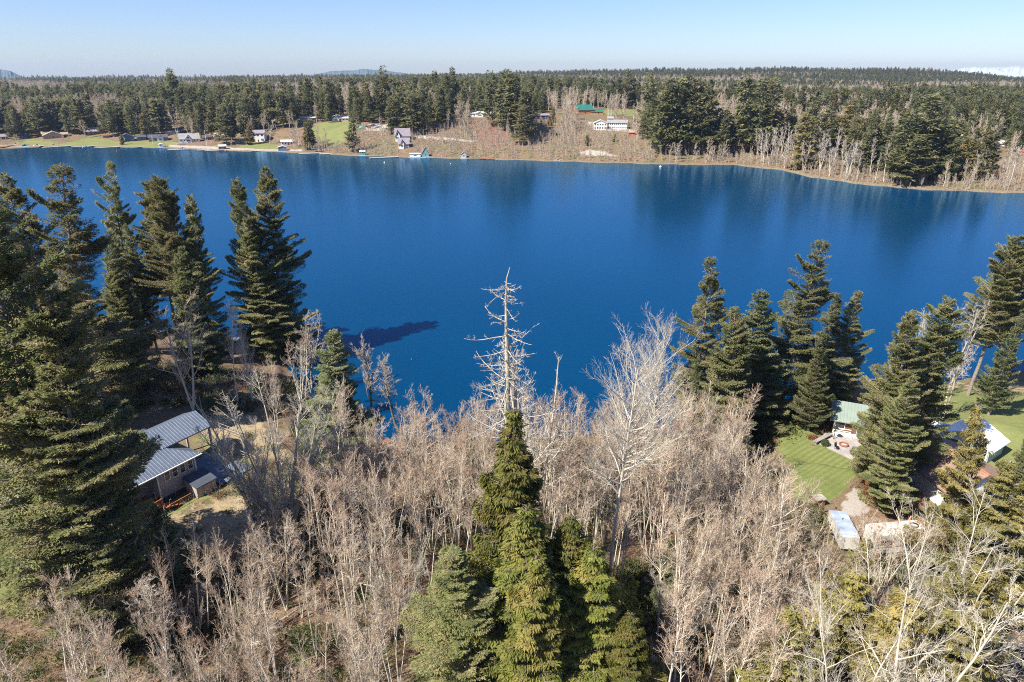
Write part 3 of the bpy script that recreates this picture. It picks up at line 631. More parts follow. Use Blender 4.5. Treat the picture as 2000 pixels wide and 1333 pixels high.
def trailer():
    x, y, z = ground(1656, 1078); o = thing('covered_trailer', 'white box trailer under a shiny blue-silver tarp, left of the motorhome', 'trailer', (x, y+1.2, z), 1.45)
    b_ = MB(); b_.box(-1.6,3.4,-.95,.95,.5,2.2); b_.build('body', 'rv_white', o); r = MB()
    for i in range(6): r.slab([(-1.3+i*.8,-1.02,2.22+.06*(i % 2)),(-.5+i*.8,-1.02,2.22+.06*((i+1) % 2)),(-.5+i*.8,1.02,2.30+.06*((i+1) % 2)),(-1.3+i*.8,1.02,2.30+.06*(i % 2))], .05)
    r.build('tarp', 'silver_tarp', o)
    for a in (.7, 1.6): wheel(o, a, -.85); wheel(o, a, .85)
    d = MB(); d.tube((-1.6,0,.6), (-2.8,0,.5), .06); d.build('tow_bar', 'black_paint', o)
trailer()
def tractor():
    x, y, z = ground(1800, 1058); o = thing('orange_tractor', 'orange-red tractor with raised arm beside the motorhome', 'tractor', (x, y+1.5, z), .6)
    b_ = MB(); b_.box(-.2,1.6,-.4,.4,.7,1.4); b_.build('bonnet', 'tractor_orange', o); b_ = MB(); b_.box(-1.4,-.2,-.55,.55,.6,1.2); b_.build('body', 'tractor_orange', o)
    m = MB(); m.box(-1.1,-.6,-.25,.25,1.2,1.35); m.box(-1.25,-1.1,-.25,.25,1.35,1.8); m.build('seat', 'black_paint', o); m = MB(); m.tube((-1.7,0,.9),(-2.3,0,3.4),.12,.1,6); m.tube((-2.3,0,3.4),(-3.2,0,2.3),.1,.08,6); m.build('arm', 'tractor_orange', o)
    for a, r in ((-1.0, .72), (1.2, .45)): wheel(o, a, -.75, r, .35); wheel(o, a, .75, r, .35)
tractor()
# --- left edge: building and car, blue-trimmed lake house, flag ------------------
def left_edge():
    x, y, z = ground(-20, 1030); o = thing('pale_roofed_shed', 'pale flat-roofed outbuilding at the left edge, half hidden by fir boughs', 'shed', (x, y, z), .75)
    gable(o, -5, 4.2, 0, 6, 2.5, .9, .4, 'pale_roof', 'white_paint', 'x'); window(o, (2, 0, 1.4), 1.2, .9)
    x, y, z = ground(30, 1042); c = thing('parked_car', 'white parked car beside the pale-roofed outbuilding', 'car', (x, y, z), .35)
    b_ = MB(); b_.hexa([(-2.1,-.85,.3),(2.1,-.85,.3),(2.1,.85,.3),(-2.1,.85,.3),(-2.05,-.8,.85),(2.0,-.8,.8),(2.0,.8,.8),(-2.05,.8,.85)]); b_.build('body', 'car_paint_white', c)
    b_ = MB(); b_.hexa([(-1.7,-.75,.855),(1.1,-.75,.83),(1.1,.75,.83),(-1.7,.75,.855),(-1.2,-.62,1.4),(.4,-.62,1.4),(.4,.62,1.4),(-1.2,.62,1.4)]); b_.build('windows', 'glass_dark', c)
    b_ = MB(); b_.box(-1.15,.35,-.6,.6,1.402,1.44); b_.build('roof', 'car_paint_white', c)
    for a in (-1.35, 1.35): wheel(c, a, -.8, .33, .2); wheel(c, a, .8, .33, .2)
    x, y, z = ground(150, 650); h = thing('lake_house', 'grey-roofed lake house glimpsed between firs left of the flag', 'house', (x, y, z), .5)
    gable(h, -5, 4, 0, 7, 5, 2.2, .6, 'purple_roof', 'blue_wall', 'x'); window(h, (2.6, 0, 3.6), 1.3, 1.4); window(h, (2.6, 0, 1.3), 1.3, 1.4); window(h, (0, 0, 3.6), 1.3, 1.4)
    x, y, z = ground(186, 640); f = thing('flagpole', 'white pole flying a small red and blue flag beside the lake house', 'flagpole', (x, y, z))
    m = MB(); m.tube((0,0,0),(0,0,8.5),.06,.04); m.build('pole', 'white_paint', f); m = MB(); m.slab([(-1.6,.05,8.2),(-.06,0,8.3),(-.06,0,7.4),(-1.5,.1,7.3)], .03); fl = m.build('flag', 'red_cloth', f)
    m = MB(); m.box(-.7,-.06,-.06,-.035,7.85,8.28); m.build('canton', 'flag_blue', fl)
    # docks on the near shore
    for nm, lb, px, py, rz, L_, W_, mt in (('boat_dock', 'grey wooden dock on the near shore at the foot of the tall double fir', 486, 660, .35, 11, 2.4, 'dock_wood'), ('boat_dock', 'dark slipway dock at the near shore beside the tall double fir', 548, 672, .5, 9, 2.2, 'dark_roof'),
                                           ('boat_dock', 'weathered pinkish wooden dock half sunk at the bank below the two dark leafless trees', 722, 876, .75, 8.5, 1.5, 'rust')):
        X_, Y_ = at_z(px, py, .4); d = thing(nm, lb, 'dock', (X_, Y_, 0), rz, 'docks on the near shore'); m = MB(); m.box(-L_/2, L_/2, -W_/2, W_/2, .3, .45); m.build('deck', mt, d)
        for a in (-L_/2+.3, 0, L_/2-.3):
            for c in (-W_/2+.1, W_/2-.1): m = MB(); m.tube((a, c, -1.5), (a, c, .295), .1, n=6); m.build('pile', 'dark_bark', d)
left_edge()
def canopy():
    X_, Y_ = at_z(540, 601+10, 2.5); o = thing('boat_canopy', 'small pink canopy over the water beside the tall double fir', 'canopy', (X_, Y_, 0), .3)
    m = MB(); m.slab([(-2,-1,2.5),(2,-1,2.5),(2,0,3),(-2,0,3)], .06); m.slab([(-2,0,3),(2,0,3),(2,1,2.5),(-2,1,2.5)], .06); m.build('roof', 'pink_roof', o)
    for a in (-1.8, 1.8):
        for c in (-.9, .9): m = MB(); m.tube((a, c, -1), (a, c, 2.45), .05, n=6); m.build('post', 'white_paint', o)
canopy()
# ------------------------------------------------------------------ far shore: houses, docks, boats
CLEAR = []           # (px0, px1, r_limit) sight lines kept free of trees
def face_cam(x, y): return -math.atan2(x, y)
def fhouse(px, py, wpx, dep, hw, rise, axis, roof, wall, label, rot=0.0, nwin=4, rows=1, name='lakeside_house', deck=None, chim=False, front=False, door=True, ws=(1.3, 1.3), extra=None):
    x, y, z = ground(px, py); w = wpx*(y*FW[1]+(z-CAMZ)*FW[2])/F; rz = face_cam(x, y)+rot
    h = thing(name, label, 'house', (x, y, z), rz, 'houses on the far shore')
    wo, ro = gable(h, -w/2, w/2, 0, dep, hw, rise, .6, roof, wall, axis)
    if axis == 'y' or front:
        pass
    hs = hw/rows
    for r in range(rows):
        for i in range(nwin):
            xx = -w/2 + w*(i+.5)/nwin
            if door and r == 0 and i == nwin//2: 
                m = MB(); m.box(xx-.5, xx+.5, -.06, -.003, 0, 2.1); m.build('door', 'brown_wall', h); continue
            window(h, (xx, 0, hs*(r+.55)), min(ws[0], w/nwin*.7), min(ws[1], hs*.55))
    if front:      # a gabled bay facing the lake
        bw = w*.32; k = MB(); bx = front*w
        k.add([(bx-bw/2,-1.6,-1.5),(bx+bw/2,-1.6,-1.5),(bx+bw/2,-.003,-1.5),(bx-bw/2,-.003,-1.5),(bx-bw/2,-1.6,hw),(bx+bw/2,-1.6,hw),(bx+bw/2,-.003,hw),(bx-bw/2,-.003,hw),(bx,-1.6,hw+rise*.8),(bx,-.003,hw+rise*.8)],
              [(0,1,5,8,4),(2,3,7,9,6),(1,2,6,5),(3,0,4,7),(3,2,1,0),(5,6,9,8),(7,4,8,9)]); k.build('bay', 'white_paint', h)
        k = MB(); kk = rise*.8/(bw/2)
        k.slab([(bx-bw/2-.5,-2.2,hw-.5*kk+.2),(bx,-2.2,hw+rise*.8+.2),(bx,dep*.4,hw+rise*.8+.2),(bx-bw/2-.5,dep*.4,hw-.5*kk+.2)], .15)
        k.slab([(bx,-2.2,hw+rise*.8+.2),(bx+bw/2+.5,-2.2,hw-.5*kk+.2),(bx+bw/2+.5,dep*.4,hw-.5*kk+.2),(bx,dep*.4,hw+rise*.8+.2)], .15); k.build('bay_roof', roof, h)
        window(h, (bx, -1.6, hw*.55), bw*.55, hw*.4); window(h, (bx, -1.6, hw+rise*.25), bw*.3, rise*.35)
    if deck:
        m = MB(); m.box(-w/2, w/2, -3.0, -.07, -.3, .0); o = m.build('deck', deck, h); m = MB(); m.box(-w/2, w/2, -3.0, -2.9, .8, .9)
        for i in range(9): m.box(-w/2+i*w/8-.05, -w/2+i*w/8+.05, -2.98, -2.92, .0, .8)
        m.build('railing', deck, o)
    if chim:
        m = MB(); m.box(w*.2, w*.2+1.1, dep*.5-.5, dep*.5+.5, hw, hw+rise+1.2); m.build('chimney', 'brick', ro)
    CLEAR.append((px-wpx/2-3, px+wpx/2+3, math.hypot(x, y)+dep+4)); return h
fhouse(105,271,34,11,2.6,3.4,'y','tan_roof','tan_wall','low tan lodge with a wide tan roof, leftmost big house on the far shore',nwin=5)
fhouse(90,268,12,7,2.6,2.0,'x','tan_roof','brown_wall','little tan cottage just left of the wide tan lodge',nwin=2)
fhouse(127,268,11,6,2.4,1.6,'x','tan_roof','brown_wall','little tan-roofed garage just right of the wide tan lodge',nwin=2)
fhouse(47,271,12,7,2.4,1.5,'x','dark_roof','blue_wall','small blue-roofed house behind shrubs at the left end of the far shore',nwin=2)
fhouse(8,273,14,8,2.6,2.0,'x','purple_roof','brown_wall','dark red-brown cottage at the extreme left of the far shore',nwin=2)
fhouse(186,264,27,11,3.2,3.2,'x','purple_roof','brown_wall','brown house with plum-grey roof and white-trimmed gable above the wide far lawn',nwin=4,front=.0)
fhouse(150,262,16,7,2.2,.9,'x','brown_wall','brown_wall','long low reddish-brown cabin left of the plum-roofed brown house',nwin=3)
fhouse(208,270,12,6,2.2,.9,'x','rust','stone','low rust-coloured garden house right of the plum-roofed brown house',nwin=2)
fhouse(249,277,26,11,3.6,3.0,'y','dark_roof','blue_wall','dark blue-roofed house with white bargeboard at the right end of the far lawn',nwin=4,front=-.3)
fhouse(277,275,16,9,3.0,1.4,'x','dark_roof','blue_wall','long dark slate-roofed wing next to the dark blue-roofed house',nwin=3)
fhouse(310,276,34,12,3.0,2.2,'x','dark_roof','blue_wall','wide slate-roofed house with a white window wall and stone terrace',nwin=6,front=.1)
fhouse(337,264,26,9,2.6,1.0,'x','pale_roof','tan_wall','house with a low pale grey roof behind bare shrubs, uphill of the slate-roofed one',nwin=3,door=False)
fhouse(371,279,36,12,3.2,4.0,'x','grey_roof','white_paint','white lake house with big mid-grey roof and central white gable',nwin=6,front=-.05,chim=True)
fhouse(428,277,17,8,4.6,2.4,'x','pink_roof','tan_wall','pinkish two-storey cottage half behind the tall brown-green fir, right of the flagpole',nwin=3,rows=2)
fhouse(407,274,12,7,2.4,1.4,'x','dark_roof','brown_wall','small dark cottage immediately left of the pinkish two-storey cottage',nwin=2)
fhouse(470,280,20,7,2.2,1.2,'x','tan_roof','stone','low cream cottage with flat roof right of the tall brown-green fir',nwin=3)
fhouse(505,278,24,10,7.4,2.2,'x','purple_roof','white_paint','tall white two-storey house with teal side and mauve roof',nwin=3,rows=2,rot=-.25,ws=(2.2,1.8),name='teal_house')
fhouse(561,284,22,8,2.8,1.3,'x','pale_roof','white_paint','low white cottage with rounded pale roof on the bare knoll',nwin=4)
fhouse(542,243,16,9,4.0,1.8,'x','grey_roof','brown_wall','dark brown cabin with grey roof alone among hillside firs',nwin=3,deck='brown_wall')
fhouse(601,240,29,10,4.2,1.2,'x','pale_roof','tan_wall','tan hillside house with two long pale roofs stepped one above the other',nwin=5,rows=1)
fhouse(665,238,32,10,3.0,2.0,'x','pale_roof','white_paint','white hillside house with pale grey roof and red deck above green lawn',nwin=5,deck='red_wall',front=-.25)
fhouse(787,276,28,10,4.0,5.2,'x','purple_roof','white_paint','steep-roofed white chalet, the upper of the two on the slope',nwin=4,front=-.35,name='chalet')
fhouse(789,290,20,8,3.6,3.8,'x','purple_roof','white_paint','steep-roofed white chalet, the lower of the two on the slope',nwin=5,front=-.15,name='chalet')
fhouse(793+3,279,10,5,1.5,.5,'x','dark_roof','dark_shed_wall','tiny dark shed tucked right of the upper white chalet',nwin=1,door=False,name='small_shed')
fhouse(939,229,44,10,3.2,1.5,'x','pale_roof','white_paint','long single-storey white house on the crest above the red-brown slope',nwin=7,front=-.05)
fhouse(1057,233,34,12,3.2,1.2,'x','purple_roof','navy_wall','navy-blue house with low plum roof right of the dark fir clump on the bluff',nwin=6,rot=.2,deck='navy_wall')
fhouse(1143,223,34,16,3.8,4.6,'x','teal_roof','orange_wall','orange cedar lodge with dark green roof on the hilltop',nwin=5,rot=.35,name='lodge')
fhouse(1166,224,24,9,2.6,1.2,'x','teal_roof','orange_wall','low green-roofed orange wing right of the hilltop lodge',nwin=4,rot=.1,name='lodge_wing')
fhouse(1192,237,10,5,2.4,1.4,'x','grey_roof','orange_wall','little orange-brown hut uphill of the long white two-storey house',nwin=1,name='small_shed')
fhouse(1172,254,24,12,5.4,2.2,'y','pale_roof','white_paint','white gable-fronted left half of the long two-storey house on the bluff',nwin=5,rows=2,door=False,ws=(1.6,1.6))
fhouse(1205,253,38,10,5.2,2.0,'x','grey_roof','white_paint','long white two-storey house with blue-grey roof and continuous window bands',nwin=10,rows=2,door=False,ws=(1.6,1.4))
fhouse(1235,264,12,3,1.6,.3,'x','brick','brick','low orange brick terrace wall right of and below the long white house',nwin=1,door=False,name='brick_terrace')
fhouse(1996,303,14,6,2.2,.6,'x','brick','brick','low orange brick building at the right edge below the green field',nwin=2,name='brick_building')
fhouse(1877,275,18,8,2.6,1.4,'x','pale_roof','white_paint','pale-roofed house just showing behind the yellow-green cedars on the right',nwin=3)
fhouse(1952,286,22,8,1.8,1.4,'x','white_metal','white_metal','long white metal barn beside the green field on the right',nwin=2,door=False,name='metal_barn')

def small(px, py, label, cat, name, fn, rot=0, z=None, group=None):
    if z is None: x, y, zz_ = ground(px, py)
    else: x, y = at_z(px, py, z); zz_ = z
    o = thing(name, label, cat, (x, y, zz_), face_cam(x, y)+rot, group); fn(o); return o
def boathouse(w, d, h, rise, roof, wall, axis='y'):
    def fn(o):
        gable(o, -w/2, w/2, 0, d, h, rise, .3, roof, wall, axis, base=-1.0); window(o, (0, 0, h*.6), w*.3, h*.4)
        m = MB(); m.box(-w/2-.8, w/2+.8, -1.8, -.1, -.5, .15); m.build('dock', 'dock_wood', o)
    return fn
B = 'boathouses on the far shore'
small(315,289,'plain white boathouse at the water below the slate-roofed house','boathouse','boathouse',boathouse(3.6,3,2.4,.6,'white_paint','white_paint'),group=B)
small(435,293,'boathouse with tan roof at the water below the pinkish cottage','boathouse','boathouse',boathouse(6,5,2.6,1.2,'pale_roof','brown_wall','x'),group=B)
small(552,296,'pale blue boathouse in front of the low white cottage on the knoll','boathouse','boathouse',boathouse(6.5,5,3,1.0,'pale_roof','kelp_blue'),group=B)
small(619,297,'open dark gazebo on the bank right of the double cedar','gazebo','gazebo',lambda o: ([ (lambda m: m.build('post','fence_wood',o))(MB().box(a-.1,a+.1,c-.1,c+.1,-.5,2.3)) for a in (-3,-1,1,3) for c in (-1.4,1.4)], MB().slab([(-3.6,-2,2.3),(3.6,-2,2.3),(3.6,2,2.8),(-3.6,2,2.8)],.15).build('roof','dark_roof',o)))
small(708,304,'small teal boathouse alone at the water below the scrubby slope','boathouse','boathouse',boathouse(4.2,3.5,2.8,.5,'white_paint','teal_wall','x'),group=B)
small(811,308,'low white boathouse immediately left of the tiny pointed one','boathouse','boathouse',boathouse(8,4,2.4,.5,'pale_roof','white_paint','x'),group=B)
small(831,308,'tiny steep-gabled white and mint boathouse','boathouse','boathouse',boathouse(5.0,4,3.0,4.2,'purple_roof','teal_wall','y'),group=B)
small(906,310,'grey weathered boathouse standing alone under bare trees','boathouse','boathouse',boathouse(3.8,4,3.0,1.4,'grey_roof','pale_roof','y'),group=B)
G = 'docks along the far shore'
def dock(px, py, L_, W_, label, rot=0.0, mt='dock_wood', rail=False):
    x, y = at_z(px, py, .3); o = thing('lake_dock', label, 'dock', (x, y, 0), face_cam(x, y)+rot, G)
    m = MB(); m.box(-L_/2, L_/2, -W_/2, W_/2, .25, .5); m.build('deck', mt, o)
    for a in (-L_/2+.4, L_/2-.4): m = MB(); m.tube((a, 0, -1.5), (a, 0, .245), .15, n=6); m.build('pile', 'dark_bark', o)
for a in ((14,284.5,26,3,'long grey dock at the extreme left end of the far shore'),(58,286.5,30,3,'long grey dock below the wide tan lodge, with boats tied up'),(112,287,22,2.6,'dock with a white post at the left end of the far lawn'),
          (163,286.5,18,2.6,'slanting dock in front of the middle of the far lawn'),(215,288,24,3,'separate floating dock off the right end of the far lawn'),(268,288,8,2.4,'stubby dock below the dark blue-roofed house'),
          (348,292.5,16,3,'white dock beside the white house with mid-grey roof'),(398,293.5,10,3,'short dock at the foot of the flagpole'),(418,294.5,14,2.6,'pale dock left of the tan-roofed boathouse'),(455,293,12,2.4,'slanted dock right of the tan-roofed boathouse'),
          (508,295,14,2.4,'low dock below the tall white and teal house'),(605,300,17,2.6,'grey dock below the double cedar'),(643,301,15,2.6,'dock with a white box on its end below the green hillside lawn'),
          (750,308,22,2.4,'thin dock on posts left of the low white boathouse'),(843,307,9,2.2,'short pale dock right of the tiny pointed boathouse')):
    dock(*a, rot=R.uniform(-.12, .3))
dock(951,310.5,12,2.6,'orange-brown wooden raft at the bank right of the grey boathouse',-.35,'rust')
dock(1195,317,11,2.2,'rocky grey landing at the bank below the long white house',0.1,'stone')
def boat(o, L_=5.5, m1='car_paint_white'):
    m = MB(); m.hexa([(-L_/2,-.7,-.2),(L_/2*.7,-.7,-.2),(L_/2*.7,.7,-.2),(-L_/2,.7,-.2),(-L_/2,-1,.7),(L_/2*.75,-.9,.8),(L_/2*.75,.9,.8),(-L_/2,1,.7)]); m.hexa([(L_/2*.7,-.7,-.2),(L_/2,-.05,.3),(L_/2,.05,.3),(L_/2*.7,.7,-.2),(L_/2*.75,-.9,.8),(L_/2*1.15,-.05,.95),(L_/2*1.15,.05,.95),(L_/2*.75,.9,.8)]); m.build('hull', m1, o)
    m = MB(); m.hexa([(-.2,-.7,.78),(.9,-.7,.8),(.9,.7,.8),(-.2,.7,.78),(.1,-.6,1.5),(.4,-.6,1.5),(.4,.6,1.5),(.1,.6,1.5)]); m.build('windscreen', 'glass_dark', o)
for px, py, lb, mt in ((30,283,'white motorboat tied to the leftmost far dock','car_paint_white'),(48,285,'turquoise-covered boat beside the long dock under the tan lodge','teal_paint'),(72,285,'white boat at the right end of the long dock under the tan lodge','car_paint_white'),
                   (104,285,'small white boat near the dock with a white post','car_paint_white'),(168,288.5,'white dinghy moored at the slanting dock','car_paint_white'),(356,291.5,'white boat lying at the white dock by the grey-roofed white house','car_paint_white'),
                   (575,295,'small red-white boat right of the pale blue boathouse','pink_roof'),(1089,315,'white swim float with a little rail, off the scrubby bank','car_paint_white')):
    small(px, py, lb, 'boat', 'moored_boat', lambda o, mt=mt: boat(o, 5.0, mt), R.uniform(-.4, .5), z=0.0, group='boats on the far shore')
def buoy(px, py, label, m1, r=.45):
    x, y = at_z(px, py, 0); o = thing('mooring_buoy', label, 'buoy', (x, y, 0), 0, 'buoys on the lake'); MB().ball((0,0,.25), r).build('float', m1, o); m = MB(); m.ring((0,0,.25+r), .12, .04, 8, 4); m.build('ring', 'black_paint', o)
for a in ((228,296.5,'orange buoy off the far lawn','buoy_orange',.5),(751,318.5,'white buoy off the boathouse cluster','white_paint',.5),(880,321,'small pale buoy off the grey boathouse','white_paint',.3),(1290,327,'white buoy off the bank under the dense firs','white_paint',.8),(804,704,'orange marker buoy beside the tree shadow near the near shore','buoy_orange',.14)): buoy(*a)
def flagpole2(o):
    m = MB(); m.tube((0,0,-.5),(0,0,11.5),.22,.1,6); m.build('pole','white_paint',o); m = MB(); m.ball((0,0,11.6),.25); m.build('finial','white_paint',o)
small(404,284,'tall white pole on the shore right of the white grey-roofed house','flagpole','flagpole',flagpole2)
def truck(m1):
    def fn(o):
        m = MB(); m.box(-2.6,2.4,-1,1,.4,1.2); m.build('body', m1, o); m = MB(); m.hexa([(-.6,-.9,1.203),(1.4,-.9,1.203),(1.4,.9,1.203),(-.6,.9,1.203),(-.3,-.8,1.9),(.9,-.8,1.9),(.9,.8,1.9),(-.3,.8,1.9)]); m.build('cab','glass_dark',o)
        for a in (-1.7,1.6): wheel(o,a,-.95,.42,.3); wheel(o,a,.95,.42,.3)
    return fn
small(749,244,'red pickup truck in the shady yard on the hill','truck','parked_truck',truck('red_paint'),.3)
small(1931,272,'white pickup truck parked by the edge of the green field','truck','parked_truck',truck('car_paint_white'),.2)
small(1937,272,'white van parked just right of the pickup by the green field','van','parked_van',truck('car_paint_white'),.4)
small(707,252,'turquoise tarp-covered pile at the left end of the shady hill yard','tarp','covered_pile',lambda o: (MB().ball((0,0,.8),2.6,1.6,1.4,12,6).build('tarp','teal_paint',o)))
for i, (px, py, mt, lb) in enumerate(((722,251,'rust','rust-coloured scrap heap in the hill yard'),(730,252,'pink_roof','pinkish scrap heap in the hill yard'),(738,250,'blue_wall','blue-grey scrap heap in the hill yard'),(746,252,'white_paint','white scrap heap in the hill yard'),(728,246,'silver_tarp','silver-covered heap at the back of the hill yard'))):
    def heap(o, mt=mt):
        m = MB()
        for k in range(9): a, b_, s = R.uniform(-1.8,1.8), R.uniform(-1,1), R.uniform(.3,.8); m.box(a-s,a+s,b_-s*.6,b_+s*.6,-.1+k*.02,s*R.uniform(.8,2)+k*.03)
        m.build('scrap', mt, o)
    small(px, py, lb, 'scrap heap', 'scrap_heap', heap, group='scrap heaps in the hill yard')
# ------------------------------------------------------------------ trees: one prototype of each kind, then copies
PROTO = {}
def P_(k, pr, h): PROTO[k] = (pr, h)
P_('firA', conifer_proto(1, 36, 15.5, 250, 150000, .05, .55, (.36,.13), irregular=.42, clump=1.5, gap=.5), 36)
P_('firB', conifer_proto(2, 38, 15, 190, 105000, .10, .62, (.36,.125), irregular=.5, gap=.9, bare=.2, clump=1.8, hang=.24), 38)
P_('firC', conifer_proto(3, 38, 14.5, 190, 110000, .34, .5, (.36,.13), irregular=.5, bare=.16, droop=.1), 38)
P_('firD', conifer_proto(4, 30, 13, 240, 120000, .05, .68, clump=1.4, gap=.5, size=(.33,.115), irregular=.3, droop=.35, hang=.2, leaf='fir_needles_blue'), 30)
P_('spruce', conifer_proto(5, 24, 12, 210, 46000, .10, .95, (.34,.13), irregular=.12, droop=.15, hang=.10, upt=.3, leaf='fir_needles_blue', bark='fir_bark'), 24)
P_('cedarA', conifer_proto(6, 30, 14.5, 280, 170000, .03, .75, (.38,.125), irregular=.3, droop=.45, hang=.34, leaf='cedar_sprays', clump=1.7, drape=.7), 30)
P_('cedarY', conifer_proto(7, 24, 11, 170, 76000, .08, .7, (.35,.12), irregular=.5, droop=.3, hang=.28, leaf='cedar_yellow', clump=2.4, drape=.5, bare=.4, bark='lichen_bark'), 24)
P_('cedarN', conifer_proto(8, 26, 9.5, 220, 105000, .03, .8, (.35,.12), irregular=.3, droop=.4, hang=.32, leaf='cedar_sprays', clump=1.9, drape=.7), 26)
P_('cedarO', conifer_proto(9, 26, 12.5, 220, 105000, .04, .65, (.34,.12), irregular=.3, droop=.3, hang=.25, leaf='fir_needles', clump=1.2), 26)
for k in range(5):
    P_('farF%d' % k, conifer_proto(20+k, 34, 11+k*1.1, 80, 1900, .14, .62, (1.9,.8), droop=.2, hang=.25, leaf='far_needles', bare=0, trn=5, r0=.4, irregular=.35), 34)
P_('farC0', conifer_proto(26, 26, 9, 90, 1700, .05, .8, (1.7,.8), droop=.35, hang=.35, leaf='far_cedar', bare=0, trn=5), 26)
P_('farC1', conifer_proto(27, 24, 11, 90, 1700, .05, .6, (1.7,.8), droop=.3, hang=.35, leaf='far_cedar', bare=0, trn=5), 24)
for k in range(5):
    P_('alder%d' % k, bare_proto(40+k, 15, .135-.02*(k > 1), .40+.05*k, 22 if k < 2 else 40, .25, (25, 55), (1, 1, 2, 3, 3)[k], (.1, .1, .09, .16, .12)[k], (7, 6), .0135, up=.13, twigm='twig_red' if k in (1, 3) else 'twig_tan'), 15)
P_('mapleG', bare_proto(50, 20, .17, .10, 190, .25, (18, 45), 13, .42, (9, 7), .014, up=.12, trunkm='lichen_bark', twigm='twig_grey'), 20)
P_('mapleT', bare_proto(51, 24, .30, .28, 46, .36, (30, 62), 2, .12, (9, 8), .015, up=.09, curl=.16, trunkm='alder_bark', twigm='twig_tan'), 24)
P_('whiteM', bare_proto(52, 32, .36, .46, 46, .36, (38, 68), 1, .05, (10, 9), .015, up=.13, curl=.12, trunkm='twig_white', twigm='twig_white'), 32)
P_('gnarl', bare_proto(53, 18, .34, .30, 34, .34, (30, 75), 2, .20, (9, 7), .022, up=.04, curl=.26, trunkm='lichen_bark', twigm='twig_grey', jit=.2, tj=.09), 18)
P_('gnarlW', bare_proto(54, 20, .30, .22, 36, .36, (30, 70), 3, .22, (9, 7), .022, up=.06, curl=.24, trunkm='twig_white', twigm='twig_white', jit=.2, tj=.09), 20)
P_('darkB', bare_proto(55, 20, .34, .50, 26, .26, (25, 60), 1, .06, (9, 7), .022, up=.16, curl=.2, trunkm='dark_bark', twigm='twig_grey'), 20)
P_('big', bare_proto(56, 22, .23, .15, 84, .40, (30, 70), 5, .34, (9, 8), .014, up=.07, curl=.2, trunkm='twig_white', twigm='twig_white', jit=.16, tj=.11), 22)
P_('whipR', bare_proto(58, 9, .055, .15, 46, .3, (20, 50), 8, .3, (7, 5), .011, up=.14, trunkm='twig_red', twigm='twig_red'), 9)
P_('whip', bare_proto(57, 9, .06, .15, 40, .3, (20, 45), 7, .25, (7, 5), .011, up=.16, trunkm='alder_bark', twigm='twig_tan'), 9)
for k in range(4):
    P_('farB%d' % k, bare_proto(60+k, 17, .16, .25, 26, .30, (25, 55), 1+(k > 1), .12, (7, 4), .05, up=.12, trunkm='alder_bark' if k % 2 else 'twig_white', twigm='far_twig', levels=3), 17)
P_('farW0', bare_proto(66, 18, .2, .40, 22, .22, (25, 50), 1, .05, (6, 4), .05, up=.14, trunkm='twig_white', twigm='far_white_twig', levels=3), 18)
P_('farW1', bare_proto(67, 15, .18, .35, 24, .26, (25, 55), 2, .15, (6, 4), .05, up=.14, trunkm='twig_white', twigm='far_white_twig', levels=3), 15)

def tree(kind, name, cat, label, x, y, h, wide=1.0, rz=None, group=None, lean=None, sink=.15):
    (tm, cm), ph = PROTO[kind]; z = float(H(x, y)); s = h/ph
    e = thing(name, label, cat, (x, y, z-sink), R.uniform(0, 6.28) if rz is None else rz, group); e.scale = (s*wide, s*wide, s)
    if lean: e.rotation_euler = (lean[0], lean[1], e.rotation_euler[2])
    link('trunk', tm, e); link('crown', cm, e); return e
def top_tree(kind, name, cat, label, px, py, d, wide=1.0, **kw):
    """tree whose tip is seen at pixel (px, py) and that stands d metres ahead"""
    v = ray(px, py); t = d/v[1]; x = v[0]*t; zt = CAMZ+v[2]*t
    e = tree(kind, name, cat, label, x, d, zt-float(H(x, d))+.15, wide, **kw); HERO.append((x, d)); return e
HERO = []; TT = top_tree
FG = 'tall firs on the near shore'
# left-hand group
TT('firA','fir_tree','fir','huge dark fir at the left edge, its trunk leaning across to the bottom left corner',-75,300,57,1.0,group=FG)
TT('firB','fir_tree','fir','tall fir with lichen-covered boughs right beside the leftmost huge fir',66,326,92,1.15,group=FG)
TT('firA','fir_tree','fir','narrow dark fir tip cut by the left edge, behind the huge fir',6,345,98,.9,group=FG)
TT('firA','fir_tree','fir','broad fir whose lower boughs hang over the left end of the metal roof',60,580,54,.95,group=FG)
TT('firD','young_fir_tree','young fir','young dark fir in front of the orange deck, under the big fir',296,985,60,1.15)
TT('firD','young_fir_tree','young fir','small fir in the shade left of the orange-tipped alders',150,880,53,.9)
TT('firB','fir_tree','fir','slender ragged fir standing out alone against the lake, left of the triple-topped clump',195,317,140,.80,group=FG)
TT('firD','fir_tree','fir','small fir at the foot of the slender ragged fir',206,452,132,.9,group=FG)
TT('cedarO','fir_tree','fir','olive-brown fir in front of the slender ragged fir, right of the flag',210,512,112,1.0,group=FG)
TT('firC','fir_tree','fir','left trunk of the triple-topped fir clump with bare pale lower trunk',287,356,138,1.0,group=FG)
TT('firC','fir_tree','fir','middle trunk of the triple-topped fir clump, its highest tip',320,349,135,.85,group=FG)
TT('firA','fir_tree','fir','dark right-hand fir of the triple-topped clump',363,386,134,.72,group=FG)
TT('firB','fir_tree','fir','short fir on the left flank of the triple-topped clump',257,440,136,.8,group=FG)
TT('cedarO','fir_tree','fir','dense olive fir in front of the triple-topped clump',357,482,118,.9,group=FG)
TT('firA','fir_tree','fir','right-hand and taller half of the double fir against the lake',517,333,143,.88,group=FG)
TT('firA','fir_tree','fir','left-hand and lower half of the double fir against the lake',470,352,140,.80,group=FG)
TT('firB','fir_tree','fir','bushy middle of the double fir, filling it low down',495,420,139,1.1,group=FG)
TT('firD','fir_tree','fir','mid-height fir with ragged top between the grey maple and the two dark leafless trees',640,650,92,1.35,group=FG)
